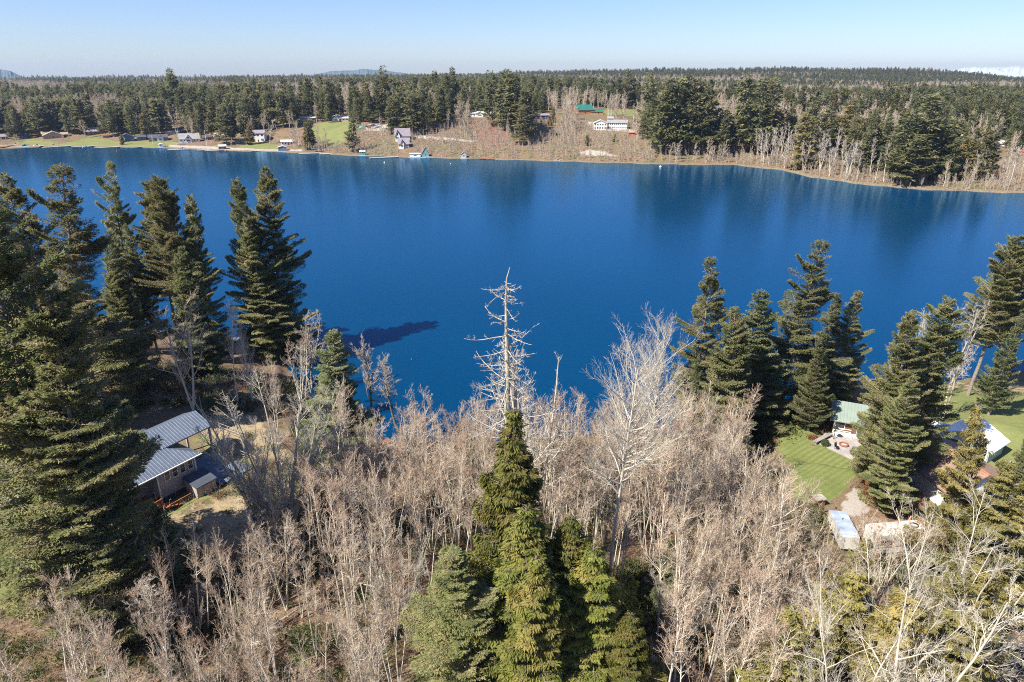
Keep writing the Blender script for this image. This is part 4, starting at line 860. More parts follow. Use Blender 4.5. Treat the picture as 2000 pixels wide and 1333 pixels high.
# right-hand group
TT('firB','fir_tree','fir','leftmost pointed fir of the right-hand group, open-branched',1386,511,103,1.0,group=FG)
TT('cedarO','fir_tree','fir','grey-green ragged fir in front of the leftmost pointed one',1432,602,96,1.0,group=FG)
TT('firD','fir_tree','fir','dense conical fir between the leftmost pointed fir and the tallest one',1497,568,104,1.25,group=FG)
TT('firB','fir_tree','fir','tallest fir of the right-hand group, ragged and open near the top',1573,469,108,1.15,group=FG)
TT('firD','fir_tree','fir','blue-green fir tip right behind the tallest fir',1634,572,118,1.0,group=FG)
TT('firB','fir_tree','fir','pointed fir with drooping boughs behind the green-roofed cabin',1681,566,114,1.05,group=FG)
TT('spruce','spruce_tree','spruce','small neat spruce on the grass beside the stone patio',1610,664,100,.95)
TT('firA','fir_tree','fir','left half of the big twin fir in front of the garage, with rounded top',1788,612,80,.95,group=FG)
TT('firA','fir_tree','fir','right half of the big twin fir in front of the garage, tip leaning right',1840,582,84,1.05,group=FG)
TT('firA','fir_tree','fir','bushy lower fir filling the base of the twin fir beside the patio',1780,742,74,.95,group=FG)
TT('firC','fir_tree','fir','tall fir at the right edge with bare lower trunk by the water',1974,464,119,1.0,group=FG)
TT('firC','fir_tree','fir','fir cut by the right edge, with long leaning bare trunk',2012,486,124,.9,group=FG)
TT('spruce','spruce_tree','spruce','dark small spruce on the lawn at the right edge',1988,612,102,.8)
TT('firD','fir_tree','fir','shadowy fir low at the left of the right-hand group over the bank',1368,700,98,.75,group=FG)
# central cedars
CG = 'cedars in the middle foreground'
TT('cedarN','cedar_tree','cedar','tallest and slimmest cedar of the central clump, directly in front of the dead snag',974,800,50,1.2,group=CG)
TT('cedarA','cedar_tree','cedar','middle cedar of the central clump with pale dead twigs in its top',1008,985,45,1.45,group=CG)
TT('cedarA','cedar_tree','cedar','cedar of the central clump behind the rightmost one',1112,1000,47,1.35,group=CG)
TT('cedarA','cedar_tree','cedar','rightmost cedar of the central clump, bright with hanging sprays',1178,1062,45,1.7,group=CG)
TT('firA','fir_tree','fir','blue-green fir forming the left side of the central clump',893,1070,44,1.45,group=FG)
TT('firD','young_fir_tree','young fir','small bluish fir in the undergrowth right of the central clump',1308,1058,58,1.2)
TT('cedarA','cedar_tree','cedar','low cedar at the outer right skirt of the central clump',1232,1190,43,1.4,group=CG)
TT('cedarN','cedar_tree','cedar','narrow cedar filling the middle of the central clump at the bottom edge',1065,1075,42,1.5,group=CG)
TT('cedarA','cedar_tree','cedar','cedar in the gap between the middle and rightmost cedars of the central clump',1082,1120,44,1.5,group=CG)
YG = 'yellowish cedars in the lower right corner'
TT('cedarY','cedar_tree','cedar','tall yellow-green cedar with pale trunk in front of the open barn',1926,797,62,.72,group=YG)
TT('cedarY','cedar_tree','cedar','yellow-green cedar immediately right of the tall one by the barn',1975,895,57,1.15,group=YG)
TT('cedarY','cedar_tree','cedar','yellow-green cedar cut by the right edge',2035,940,55,1.0,group=YG)
TT('cedarY','cedar_tree','cedar','slim yellow cedar in front of the covered trailer',1690,1062,50,1.0,group=YG)
TT('cedarY','cedar_tree','cedar','ragged yellow cedar left of the one before the trailer',1650,1110,46,1.5,group=YG)
TT('cedarY','cedar_tree','cedar','low yellow cedar at the bottom edge of the thicket on the right',1575,1205,41,1.6,group=YG)
TT('cedarY','cedar_tree','cedar','yellow cedar under the white branches, left of the corner',1790,1150,42,1.7,group=YG)
TT('firD','fir_tree','fir','dark fir at the right edge among the yellow cedars',2020,860,66,1.0,group=FG)
TT('cedarY','cedar_tree','cedar','broad yellow cedar at the bottom edge, second from the corner',1905,1120,42,1.6,group=YG)
# hero leafless trees
TT('mapleT','leafless_maple','maple','big leafless tan maple behind the metal-roofed house',335,578,100,1.05)
TT('alder1','alder_tree','alder','slim pale alder right of the big tan maple, before the triple fir',432,592,103,1.0)
TT('mapleT','leafless_maple','maple','loose tan leafless tree in front of the double fir',470,625,104,.7)
TT('mapleG','leafless_maple','maple','great grey many-stemmed leafless maple right of the metal-roofed house',520,752,68,1.15)
TT('mapleG','leafless_maple','maple','darker leafless maple leaning left behind the great grey one',470,830,71,.75)
TT('gnarl','leafless_maple','maple','pale leafless tree at the water between the double fir and the ragged mid-height fir',590,604,124,.8)
TT('alder3','alder_tree','alder','thin two-stemmed alder left of the ragged mid-height fir',572,640,112,1.1)
TT('darkB','dark_leafless_tree','leafless tree','left one of two dark-trunked leafless trees standing before the water',706,648,100,.9)
TT('darkB','dark_leafless_tree','leafless tree','right one of two dark-trunked leafless trees standing before the water',772,692,103,1.05,rz=2.0)
TT('mapleT','leafless_maple','maple','tan leafless tree between the double fir and great grey maple',520,690,92,.6)
TT('whiteM','leafless_maple','maple','tall white-barked leafless maple right of the dead snag',1222,638,57,.85)
TT('whiteM','leafless_maple','maple','second white-barked leafless maple, farther back and to the right',1302,606,72,.75,rz=1.0)
TT('gnarlW','leafless_maple','maple','pale leafless tree behind the dead snag, its top right of the snag',1050,655,70,.7)
TT('gnarlW','leafless_maple','maple','crooked white leafless tree standing before the lake, left of the lichen-covered one',1862,582,117,.55,rz=.4)
TT('gnarl','leafless_maple','maple','lichen-covered leafless tree with stout leaning trunk on the right lawn',1902,590,105,.65)
TT('gnarlW','leafless_maple','maple','white leafless twigs showing behind the twin fir',1790,600,116,.5)
AF = 'alders screening the motorhome'
for px_, py_, h_, lb_ in ((1672,1135,9,'pale alder rising in front of the covered trailer'),(1728,1150,10,'pale alder rising in front of the middle of the motorhome'),(1775,1135,8.5,'pale alder before the right end of the motorhome'),(1705,1175,8,'low pale alder between trailer and motorhome'),(1850,1160,9,'pale alder right of the orange tractor')):
    g3 = ground(px_, py_); tree('alder3', 'alder_tree', 'alder', lb_, g3[0], g3[1], h_, 1.3, group=AF)
BGp = 'pale tangled trees in the lower right corner'
TT('big','leafless_maple','maple','spreading white leafless tree at the bottom right, nearest the corner',1935,1010,44,.75,group=BGp)
TT('big','leafless_maple','maple','spreading white leafless tree before the motorhome',1815,1040,43,.6,group=BGp,rz=1)
TT('big','leafless_maple','maple','white leafless tree at the bottom edge under the yellow cedars',1700,1150,38,.7,group=BGp,rz=3)
TT('gnarlW','leafless_maple','maple','small twisted white tree at the bottom right edge',1860,1130,36,.8,group=BGp)

# the dead snag
def snag():
    v = ray(990, 522); d = 60.0; t = d/v[1]; x = v[0]*t; zt = CAMZ+v[2]*t; z = float(H(x, d)); h = zt-z; rg = np.random.default_rng(5)
    s = thing('dead_snag', 'tall dead silver-grey snag with bare lichen-crusted limbs, in the very centre before the lake', 'dead tree', (x, d, z-.2))
    T = np.array([[[0,0,0],[.05,0,h*.2],[.1,0,h*.4],[-.05,.0,h*.55],[.05,0,h*.7],[-.05,0,h*.82],[-.1,.05,h*.92],[-.02,0,h*.975],[.28,0,h+.2]]])
    tw = skin(T, np.array([[.55,.48,.42,.34,.26,.18,.11,.07,.03]]), 9)
    T2 = T[:, :6].copy()*[[1, 1, .93]]; T2[:, :, 0] += np.linspace(.9, .75, 6); T2[:, :, 1] += .5
    wd = join(tw, skin(T2, np.array([[.45,.4,.32,.22,.14,.05]]), 7))
    link('trunk', mesh_np('trunk', *wd, 'lichen_bark', smooth_=True), s)
    n = 96; tt = np.sort(.34+.56*rg.beta(.9, 1.25, n)); S, _ = on(T, np.zeros(n, int), tt); a = np.arange(n)*2.4+rg.normal(0, .5, n)
    sx = np.cos(a); D = np.stack([sx, np.sin(a)*.8, rg.normal(-.12, .22, n)], -1); L = (.6+8.5*(1-tt)**1.15)*rg.uniform(.2, 1.15, n); L[::8] *= 1.35
    G = grow(rg, S, D, L, 8, .07, .06, .10); r = .022+.010*L
    g2, l2, q2 = sprout(rg, G, L, r, 7, .2, .98, (35, 80), .26, 5, .05, .22); q2 = np.maximum(q2*.8, .02)
    g3, l3, q3 = sprout(rg, g2, l2, q2, 4, .1, .98, (35, 80), .45, 3, .02, .25)
    cr = join(skin(G, rad(r, 8, .35), 6), skin(g2, rad(q2, 5, .5), 4), skin(g3, rad(np.full(len(g3), .015), 3, .6), 3))
    mat('snag_wood', (.50,.46,.39), (.24,.215,.18), 1.8, bump=.4); link('limbs', mesh_np('limbs', *cr, 'snag_wood'), s); HERO.append((x, d))
snag()

# ------------------------------------------------------------------ alder thicket
LM = [('the dead snag',(990,870)),('the great grey maple',(520,1010)),('the white-barked maple',(1245,1100)),('the central cedar clump',(1010,1200)),('the mown lawn',(1580,960)),
      ('the two dark leafless trees',(750,870)),('the orange deck',(380,1000)),('the small bluish fir',(1315,1170)),('the covered trailer',(1650,1090)),('the leftmost right-hand fir',(1400,860)),
      ('the big left fir',(150,1190)),('the bottom left corner',(150,1320)),('the rightmost central cedar',(1260,1280)),('the sunken pink dock',(720,890))]
def near_label(px, py, h, k):
    n, (lx, ly) = min(LM, key=lambda q: math.hypot(q[1][0]-px, (q[1][1]-py)*1.4)); dx, dy = px-lx, py-ly
    rel = ('just right of' if dx > 0 else 'just left of') if abs(dx) > abs(dy) else ('below' if dy > 0 else 'behind')
    sz = 'short' if h < 10.5 else 'mid-height' if h < 13 else 'tall'
    return '%s %s leafless alder %s %s' % (sz, ('slim straight', 'thin pale', 'high-crowned', 'two-stemmed', 'forked')[k], rel, n)
POLYS = [([(650,880),(740,895),(860,900),(1000,895),(1200,885),(1370,872),(1440,885),(1440,930),(1440,1040),(1510,1100),(1545,1180),(1560,1290),(1560,1500),(1290,1500),(1250,1200),(860,1150),(760,1250),(700,1300),(600,1120),(640,980)], 2.5, (12.5, 18), 238),
         ([(240,1240),(420,1180),(600,1140),(720,1240),(840,1240),(840,1500),(100,1600),(60,1450)], 2.5, (10, 13.5), 60)]
cnt = 0
for pts, sp, hr, mx in POLYS:
    W = np.array([at_z(px, py, 6.0) for px, py in pts]); c = []
    for gx in np.arange(W[:, 0].min(), W[:, 0].max(), sp):
        for gy in np.arange(W[:, 1].min(), W[:, 1].max(), sp): c.append((gx+R.uniform(-1, 1)*sp*.5, gy+R.uniform(-1, 1)*sp*.5))
    c = np.array(c); c = c[inside(W, c[:, 0], c[:, 1])]; R.shuffle(order := list(range(len(c)))); c = c[order]
    q = 0
    for x, y in c:
        if min(math.hypot(x-a, y-b_) for a, b_ in HERO) < 1.2: continue
        z = float(H(x, y)); 
        if z < .5: continue
        px, py, _ = project(x, y, z)
        if (700 < px < 815 and py < 960) or (600 < px < 690 and py < 1000 and R.random() < .75): continue
        k = R.choice((0, 0, 1, 1, 2, 2, 3, 4)); h = R.uniform(*hr)*(1.0 if py < 1000 else .95)
        if px > 1380 and py < 960: h *= .85
        tree('alder%d' % k, 'alder_tree', 'alder', near_label(px, py, h, k), float(x), float(y), h, R.uniform(.8, 1.15), group='alder thicket on the near slope', lean=(R.gauss(0, .05), R.gauss(0, .05))); q += 1
        if q >= mx: break
MG = 'broad leafless trees mixed into the alder thicket'
for px, py, h, kd, lb in ((690,1000,14,'mapleT','broad tan maple at the left end of the thicket'),(820,960,15,'mapleT','broad tan maple left of the snag in the thicket'),(900,1040,13,'gnarl','crooked lichened tree left of the tall cedar'),(1110,960,15,'mapleT','broad tan maple between snag and white-barked maple'),(1180,1050,12,'gnarl','crooked lichened tree left of the white-barked maple'),
                          (1330,960,15,'mapleT','broad tan maple under the leftmost pointed fir'),(1400,1060,14,'gnarl','crooked lichened tree right of the small bluish fir'),(1490,1180,15,'mapleT','broad tan maple in the right thicket'),(1380,1240,13,'mapleT','broad tan maple below the small bluish fir'),(560,1200,12,'mapleT','broad tan maple in the bottom left thicket'),
                          (330,1290,11,'gnarl','crooked pale tree near the bottom left edge'),(730,1130,13,'darkB','dark-trunked leafless tree left of the central cedars'),(1260,930,14,'darkB','dark-trunked leafless tree behind the white-barked maple'),(780,1240,12,'mapleG','many-stemmed grey tree left of the blue-green fir'),(1320,1290,11,'mapleG','many-stemmed grey tree right of the central cedars')):
    x, y = at_z(px, py, 7.0); tree(kd, 'leafless_maple', 'maple', lb, x, y, h, 1.15 if kd != 'mapleG' else .9, group=MG)
# leafless shrubs and saplings seen one by one
WG = 'leafless bushes on the near slope'
for px, py, h, lb in ((1715,1000,4.5,'russet beech-leaved bush'),(470,960,3,'low bare bush right of the patio'),(560,960,4,'bare bush at the foot of the great grey maple'),(650,1010,4,'bare bush left of the thicket edge'),(1500,940,5,'bare whippy bush left of the mown lawn'),(1545,1000,6,'bare whippy bush below the mown lawn'),
                      (1470,960,5,'bare whippy bush among the thicket right end'),(1590,1060,5,'bare whippy bush left of the covered trailer'),(400,1180,4,'bare bush in the tree shade below the deck slope'),(330,1230,4,'bare bush under the big left fir'),(700,1330,5,'bare whippy bush at the bottom left of the cedars'),(1280,1330,5,'round bare bush right of the central cedars'),
                      (620,840,5,'bare bush behind the great grey maple'),(680,870,4.5,'orange-tipped bare bush at the sunken dock'),(540,800,4,'tan bare bush right of the wooden fence'),(460,790,3.5,'tan bare bush behind the wooden fence'),(1700,1120,5,'bare whippy bush before the motorhome'),(1765,1110,5,'bare whippy bush right of the motorhome')):
    x, y, z = ground(px, py)
    tree('whip', 'leafless_bush', 'bush', lb if len(lb.split()) > 4 else lb+' nearby', x, y, h, 1.3, group=WG)
k = 0
for i in range(400):
    px, py = R.choice((R.uniform(100, 800), R.uniform(1250, 1700))), R.uniform(1090, 1420)
    x, y = at_z(px, py, 7.3)
    if k > 62 or min(math.hypot(x-a, y-b_) for a, b_ in HERO) < 1.5 or (1600 < px < 1830 and py < 1110) or px < 180 and py < 1200: continue
    nl = near_label(px, py, 10, 0).replace('mid-height slim straight leafless alder', ('reddish', 'pale', 'straggly')[k % 3]+' leafless bush').replace('short slim straight leafless alder', ('short reddish', 'short pale', 'short straggly')[k % 3]+' leafless bush'); tree('whipR' if k % 3 == 0 else 'whip', 'leafless_bush', 'bush', nl, x, y, R.uniform(4, 8), 1.2, group=WG); k += 1
for i, (px, py, L_, a, lb) in enumerate(((770,1010,9,.2,'pale fallen trunk lying left of the central cedars'),(1290,1010,7,1.1,'fallen trunk propped right of the white-barked maple'),(620,1120,8,-.5,'grey fallen trunk below the great grey maple'),(1440,1210,8,.6,'pale fallen trunk in the right-hand thicket'),(480,1270,7,.9,'fallen trunk in the bottom left clearing'),(1100,935,9,-.2,'pale fallen trunk behind the central cedars'))):
    x, y, z = ground(px, py); o = thing('fallen_log', lb, 'log', (x, y, z+.25), a, 'fallen trunks'); g2 = np.random.default_rng(i)
    T_ = grow(g2, np.zeros((1, 3)), np.array([[1., 0, .06]]), np.array([float(L_)]), 8, 0, .03); link('trunk', mesh_np('trunk', *skin(T_, np.linspace(.24, .07, 8)[None], 8), 'lichen_bark', smooth_=True), o)
    b1, l1, q1 = sprout(g2, T_, np.array([float(L_)]), np.array([.2]), 10, .3, .98, (40, 80), .16, 4, .05, .15); link('branches', mesh_np('branches', *skin(b1, rad(np.maximum(q1*.6, .03), 4, .3), 4), 'lichen_bark'), o)
def leafbush(px, py, r, h, label, m, n, size=(.22,.13), name='leafy_bush'):
    x, y, z = ground(px, py); g = np.random.default_rng(int(px)); e = thing(name, label, 'bush', (x, y, z)); m_ = MB()
    for k in range(7): a = k*.9; m_.tube((0,0,-.1), (r*.5*math.cos(a), r*.5*math.sin(a), h*.7), .05, .02, 5)
    m_.build('stem', 'dark_bark', e)
    d = nrm(g.normal(size=(n, 3))); rr_ = g.uniform(.35, 1, n)**.5*(1+.18*np.sin(d[:, 0]*7+px)*np.sin(d[:, 1]*6)); C = d*rr_[:, None]*[r, r, h*.5]; C[:, 2] += h*.5
    V, Q = blades(g, C, d+g.normal(0, .6, d.shape), g.normal(size=d.shape), size[0]*g.uniform(.6, 1.4, n), size[1]*g.uniform(.6, 1.4, n))
    link('foliage', mesh_np('foliage', V, Q, m, tint=np.repeat(g.random(n), 4)), e)
leafbush(1722,985,2.6,3.2,'coppery dead-leaved bush right of the gravel, above the trailer','beech_leaf',3800)
leafbush(1745,1000,2.0,2.6,'smaller coppery dead-leaved bush at the foot of the twin fir','beech_leaf',2200)
leafbush(1611,872,.6,1.1,'clipped dark green round bush at the corner of the patio','shrub_leaf',1800,(.12,.07))
leafbush(1588,858,.8,.4,'low red-brown ground shrub bed left of the patio','beech_leaf',900)
leafbush(612,1262,2.4,1.6,'bright green low bush in the bottom clearing','shrub_leaf',1800)
leafbush(300,1080,2.0,1.8,'yellow-green holly-like bush under the young dark fir','shrub_leaf',1800)
leafbush(1370,1000,2.2,1.8,'dark green bramble mound amid the thicket','shrub_leaf',1600)
leafbush(1500,1110,2.4,1.6,'green bramble mound left of the covered trailer','shrub_leaf',1600)

# ------------------------------------------------------------------ far shore trees
def rfar(az): return np.interp(az, FS[:, 0], FS[:, 1])
rg = np.random.default_rng(99)
# by column of the photograph: how far behind the water the firs begin, and how dense; same for leafless trees
FIR0 = tab([-200,0,60,230,330,480,560,600,700,760,860,915,975,1000,1045,1075,1250,1270,1420,1450,1530,1640,1720,1890,1960,2200],
           [55, 55,50,60,60,75,80,125,130,70, 60,170,165,60, 60, 330, 300, 14, 16, 60, 70, 55, 22, 26, 150,150])
PLACED = []
def okay(px, r, x, y, tall):
    for a, b_, rl in CLEAR:
        if a < px < b_ and r < rl+ (6 if tall else 2) : return False
    return True
land = [p for p in LAWNS+GRAVEL if np.hypot(p[:, 0], p[:, 1]).mean() > 250]
cand = []
az0, az1 = az_px(-60), az_px(2060)
for r in np.arange(300, 1000, 9.0):
    n = int((az1-az0)*r/9.2)
    A = az0 + (np.arange(n)+rg.random(n))/n*(az1-az0); RR = r+rg.uniform(-4, 4, n); df = RR-rfar(A)
    for a, q, d in zip(A, RR, df):
        if d < 6: continue
        x, y = q*math.sin(a), q*math.cos(a); px = 1000+F*x/(y*FW[1]+(60-15)*-FW[2]); cand.append((q, d, x, y, px))
FFG, FBG = 'firs of the far shore forest', 'leafless trees of the far shore'
LM2 = [('the wide tan lodge',105),('the plum-roofed brown house',186),('the dark blue-roofed house',249),('the slate-roofed house',312),('the white house with mid-grey roof',371),('the pinkish cottage',428),('the tall white and teal house',505),
       ('the low white knoll cottage',561),('the stepped-roof tan house',601),('the red-decked white house',665),('the hill junk yard',735),('the two white chalets',788),('the tiny pointed boathouse',831),('the grey boathouse',906),('the crest-top white house',945),
       ('the navy house',1055),('the orange lodge',1150),('the long white two-storey house',1200),('the tall bare pole',1266),('the right-hand bay',1437),('the pale driftwood bank',1600),('the golden slope cedar',1560),('the bank-top cedar',1650),('the point-side firs',1700),('the right point',1756),('the yellow-green cedars',1870),('the white metal barn',1952)]
def far_label(px, d, h, what):
    n, lx = min(LM2, key=lambda q: abs(q[1]-px)); rel = 'behind' if abs(px-lx) < 10 else ('right of' if px > lx else 'left of')
    rowt = 'waterside' if d < 30 else 'front-row' if d < 80 else 'middle-row' if d < 140 else 'back-row'
    sz = 'low' if h < 15 else 'medium' if h < 28 else 'tall'
    return '%s %s %s %s %s' % (rowt, sz, what, rel, n)
def bp(kind, name, cat, label, px, pyb, pyt, wide=1.0, group=None):
    """tree with base pixel and top pixel"""
    x, y, z = ground(px, pyb); v = ray(px, pyt); t = y/v[1]; zt = CAMZ+v[2]*t; h = max(3, zt-z); PLACED.append((x, y)); CLEAR.append((px-4, px+4, math.hypot(x, y)-6)); return tree(kind, name, cat, label, x, y, h, wide, group=group)
for a in (('farC0','cedar_tree','cedar','dense yellow-green half of the double waterside cedar left of the gazebo',603,293,236,1.0),('farF1','fir_tree','fir','dark half of the double waterside tree left of the gazebo',611,291,230,1.1),('farF2','fir_tree','fir','dark fir by the water right of the green hillside lawn',688,297,228,1.2),
          ('farF3','fir_tree','fir','tall brownish-green fir by the water right of the flagpole',443,283,203,1.5),('farF0','fir_tree','fir','dark fir rising behind the upper white chalet',765,262,188,1.3),('farF4','fir_tree','fir','tall fir at the right of the hill junk yard',780,256,168,1.2),
          ('farF2','fir_tree','fir','tall dark fir at the left end of the bluff clump',1010,262,142,1.6),('farF0','fir_tree','fir','tallest fir of the bluff clump',985,255,134,1.5),('farF1','fir_tree','fir','dark fir on the right side of the bluff clump',1027,270,172,1.5),('farF3','fir_tree','fir','front dark fir of the bluff clump, lowest on the slope',1025,283,205,1.5),
          ('farF4','fir_tree','fir','narrow fir at the left end of the bluff clump top',962,245,140,1.3),('farF3','fir_tree','fir','lone fir on the slope right of the long white house',1254,272,222,1.2),('farC1','cedar_tree','cedar','conical yellow cedar between navy house and orange lodge',1081,240,208,.9),('farC1','cedar_tree','cedar','round yellow bush-like cedar beside the navy house',1074,247,226,1.3),
          ('farF1','young_fir_tree','young fir','small dark conifer on the slope below the long white house',1146,286,262,1.6),('farC1','cedar_tree','cedar','small yellowish conifer below the long white house',1200,277,262,1.2),
          ('farF0','fir_tree','fir','conical dark fir at the far lawn left of the dark blue-roofed house',232,262,208,1.4),('farC0','cedar_tree','cedar','green conical tree between the dark blue and slate-roofed houses',285,272,222,1.1),('farF2','fir_tree','fir','dark fir behind the plum-roofed brown house',147,262,205,1.4),('farF4','fir_tree','fir','dark fir left of the wide tan lodge',78,266,202,1.5),
          ('farC1','cedar_tree','cedar','wide golden cedar on the slope over the pale bank',1566,330,220,1.25),('farC0','cedar_tree','cedar','yellow-green cedar above the pale bank',1642,300,200,1.1),('farC0','cedar_tree','cedar','brown-gold cedar left of the golden one',1464,290,205,.9),
          ('farC1','cedar_tree','cedar','broad yellow-green cedar with bright skirt on the right point',1880,350,268,1.35),('farC0','cedar_tree','cedar','olive cedar left of the broad bright one on the right point',1862,348,282,1.2),('farF1','fir_tree','fir','olive-dark fir right of the broad bright cedar on the point',1915,352,256,1.5),
          ('farF0','fir_tree','fir','large dark fir group leader on the right point',1788,352,182,1.5),('farF3','fir_tree','fir','large dark fir immediately left of the point leader',1752,356,212,1.3),('farF2','fir_tree','fir','low spreading dark fir on the tip of the point',1770,362,262,2.0),('farF4','fir_tree','fir','dark fir between point leader and broad bright cedar',1822,350,230,1.5)):
    bp(*a, group=FFG if a[1] == 'fir_tree' else 'cedars on the far shore')
for i, (px, pb, pt_, kd, wd) in enumerate(((22,274,222,'farF2',1.3),(36,272,214,'farF0',1.4),(62,266,206,'farF3',1.4),(134,263,204,'farF1',1.4),(167,270,232,'farB2',1.6),(208,267,200,'farF4',1.4),(222,268,192,'farF0',1.3),(263,268,204,'farF2',1.4),(293,265,198,'farF3',1.5),
        (327,264,190,'farF1',1.3),(346,263,214,'farB3',1.6),(394,272,216,'farF4',1.5),(456,280,222,'farF0',1.4),(481,276,200,'farF2',1.5),(489,282,240,'farC1',1.2),(527,282,232,'farB0',1.7),(575,288,246,'farB2',1.8),(583,284,250,'farB1',1.7),(240,283,262,'farC0',1.5),(299,285,262,'farB3',1.6),(345,285,262,'farB0',1.8),(524,247,196,'farF3',1.4),(560,246,190,'farF1',1.5),(573,250,200,'farF4',1.4),(630,238,178,'farF2',1.5),(642,240,184,'farF0',1.3),(700,250,190,'farF3',1.3))):
    nm = min(LM2, key=lambda q: abs(q[1]-px)); rel = 'right of' if px > nm[1] else 'left of'
    if kd[3] == 'F': bp(kd, 'fir_tree', 'fir', 'house-side dark fir, %s %s' % (rel, nm[0]), px, pb, pt_, wd*.72, group=FFG)
    elif kd[3] == 'C': bp(kd, 'cedar_tree', 'cedar', 'house-side yellowish cedar, %s %s' % (rel, nm[0]), px, pb, pt_, wd, group='cedars on the far shore')
    else: bp(kd, 'bare_tree', 'leafless tree', 'house-side tan leafless tree, %s %s' % (rel, nm[0]), px, pb, pt_, wd, group=FBG)
for px, pyt, k in ((1300,150,0),(1318,145,1),(1337,146,2),(1352,152,3),(1372,150,4),(1288,172,2),(1436,143,1),(1476,150,3),(1500,148,0),(886,130,0),(870,142,2),(893,160,3),(848,136,1),(833,150,4),(752,130,4),(560,150,2),(345,132,0),(352,140,1),(940,150,3),(715,168,1),(1225,134,0),(1232,150,2),(1212,160,3),(1265,142,4),(1090,158,1)):
    bp('farF%d' % k, 'fir_tree', 'fir', 'skyline fir poking highest above the forest, %s %s' % (('behind' if abs(px-min(LM2, key=lambda q: abs(q[1]-px))[1]) < 12 else 'near'), min(LM2, key=lambda q: abs(q[1]-px))[0]), px, 214 if 800 < px < 1000 else 232 if px < 1060 else 262 if px < 1280 and px > 1240 else 212 if px < 1280 else 300, pyt, 1.05, group=FFG)
def bare_pole(o):
    m = MB(); m.tube((0,0,-.5),(.2,0,15.5),.5,.28,7); m.build('trunk','twig_white',o); m = MB(); m.tube((.1,0,9),(1.6,0,10.2),.12,.06,5); m.tube((.15,0,12),(-1.0,0,12.8),.1,.05,5); m.build('stub','twig_white',o)
small(1266,219,'tall bare pale pole-like snag on the hilltop left of the dense firs','dead tree','standing_dead_tree',bare_pole)
firs = []; bares = []
for q, d, x, y, px in cand:
    a = math.atan2(x, y); f0 = float(np.interp(a, *FIR0))
    if not okay(px, q, x, y, d > 20): continue
    xa, ya = np.array([x]), np.array([y])
    if any(inside(p, xa, ya)[0] for p in land): continue
    if min((abs(x-u)+abs(y-v) for u, v in PLACED), default=99) < 6: continue
    pt = math.sin(x*.021+q*.013+1)*math.sin(q*.019+x*.007)+.5*math.sin(x*.05+q*.04)
    th_ = -.2 if px < 640 or px > 1480 else .1
    if d > f0+rg.uniform(-6, 14) and not (pt > th_ and d > f0+45) and rg.random() < .82:
        firs.append((q, d, x, y, px))
    elif d < f0+60 and d > (8 if px > 820 else 30) and rg.random() < (.62 if px > 820 else .18): bares.append((q, d, x, y, px))
    elif pt > th_ or d > f0+20: bares.append((q, d, x, y, px))
firs.sort(key=lambda t: t[1]+rg.uniform(0, 25)); bares.sort(key=lambda t: t[1])
NF, NBr = 205, 215
def fh(px): return (20, 35) if px < 1250 else (22, 32)
for q, d, x, y, px in firs[:NF]:
    gold = (px > 1430 and rg.random() < .16) or rg.random() < .05; h = rg.uniform(*fh(px))*(.8 if gold else 1)
    if gold: tree('farC%d' % rg.integers(2), 'cedar_tree', 'cedar', far_label(px, d, h, 'yellowish cedar'), x, y, h, rg.uniform(1.1, 1.7), group='cedars on the far shore')
    else: tree('farF%d' % rg.integers(5), 'fir_tree', 'fir', far_label(px, d, h, 'dark fir'), x, y, h, rg.uniform(1.05, 1.65), group=FFG)
for q, d, x, y, px in bares[:NBr]:
    w = 1480 < px < 1760 or (px > 1900 and rg.random() < .4); h = rg.uniform(15, 23) if w else rg.uniform(8, 17) if d < 45 else rg.uniform(13, 21)
    tree(('farW%d' % rg.integers(2)) if w else 'farB%d' % rg.integers(4), 'bare_tree', 'leafless tree', far_label(px, d, h, 'white-stemmed leafless tree' if w else 'tan leafless tree'), x, y, h, rg.uniform(.9, 1.3), group=FBG)

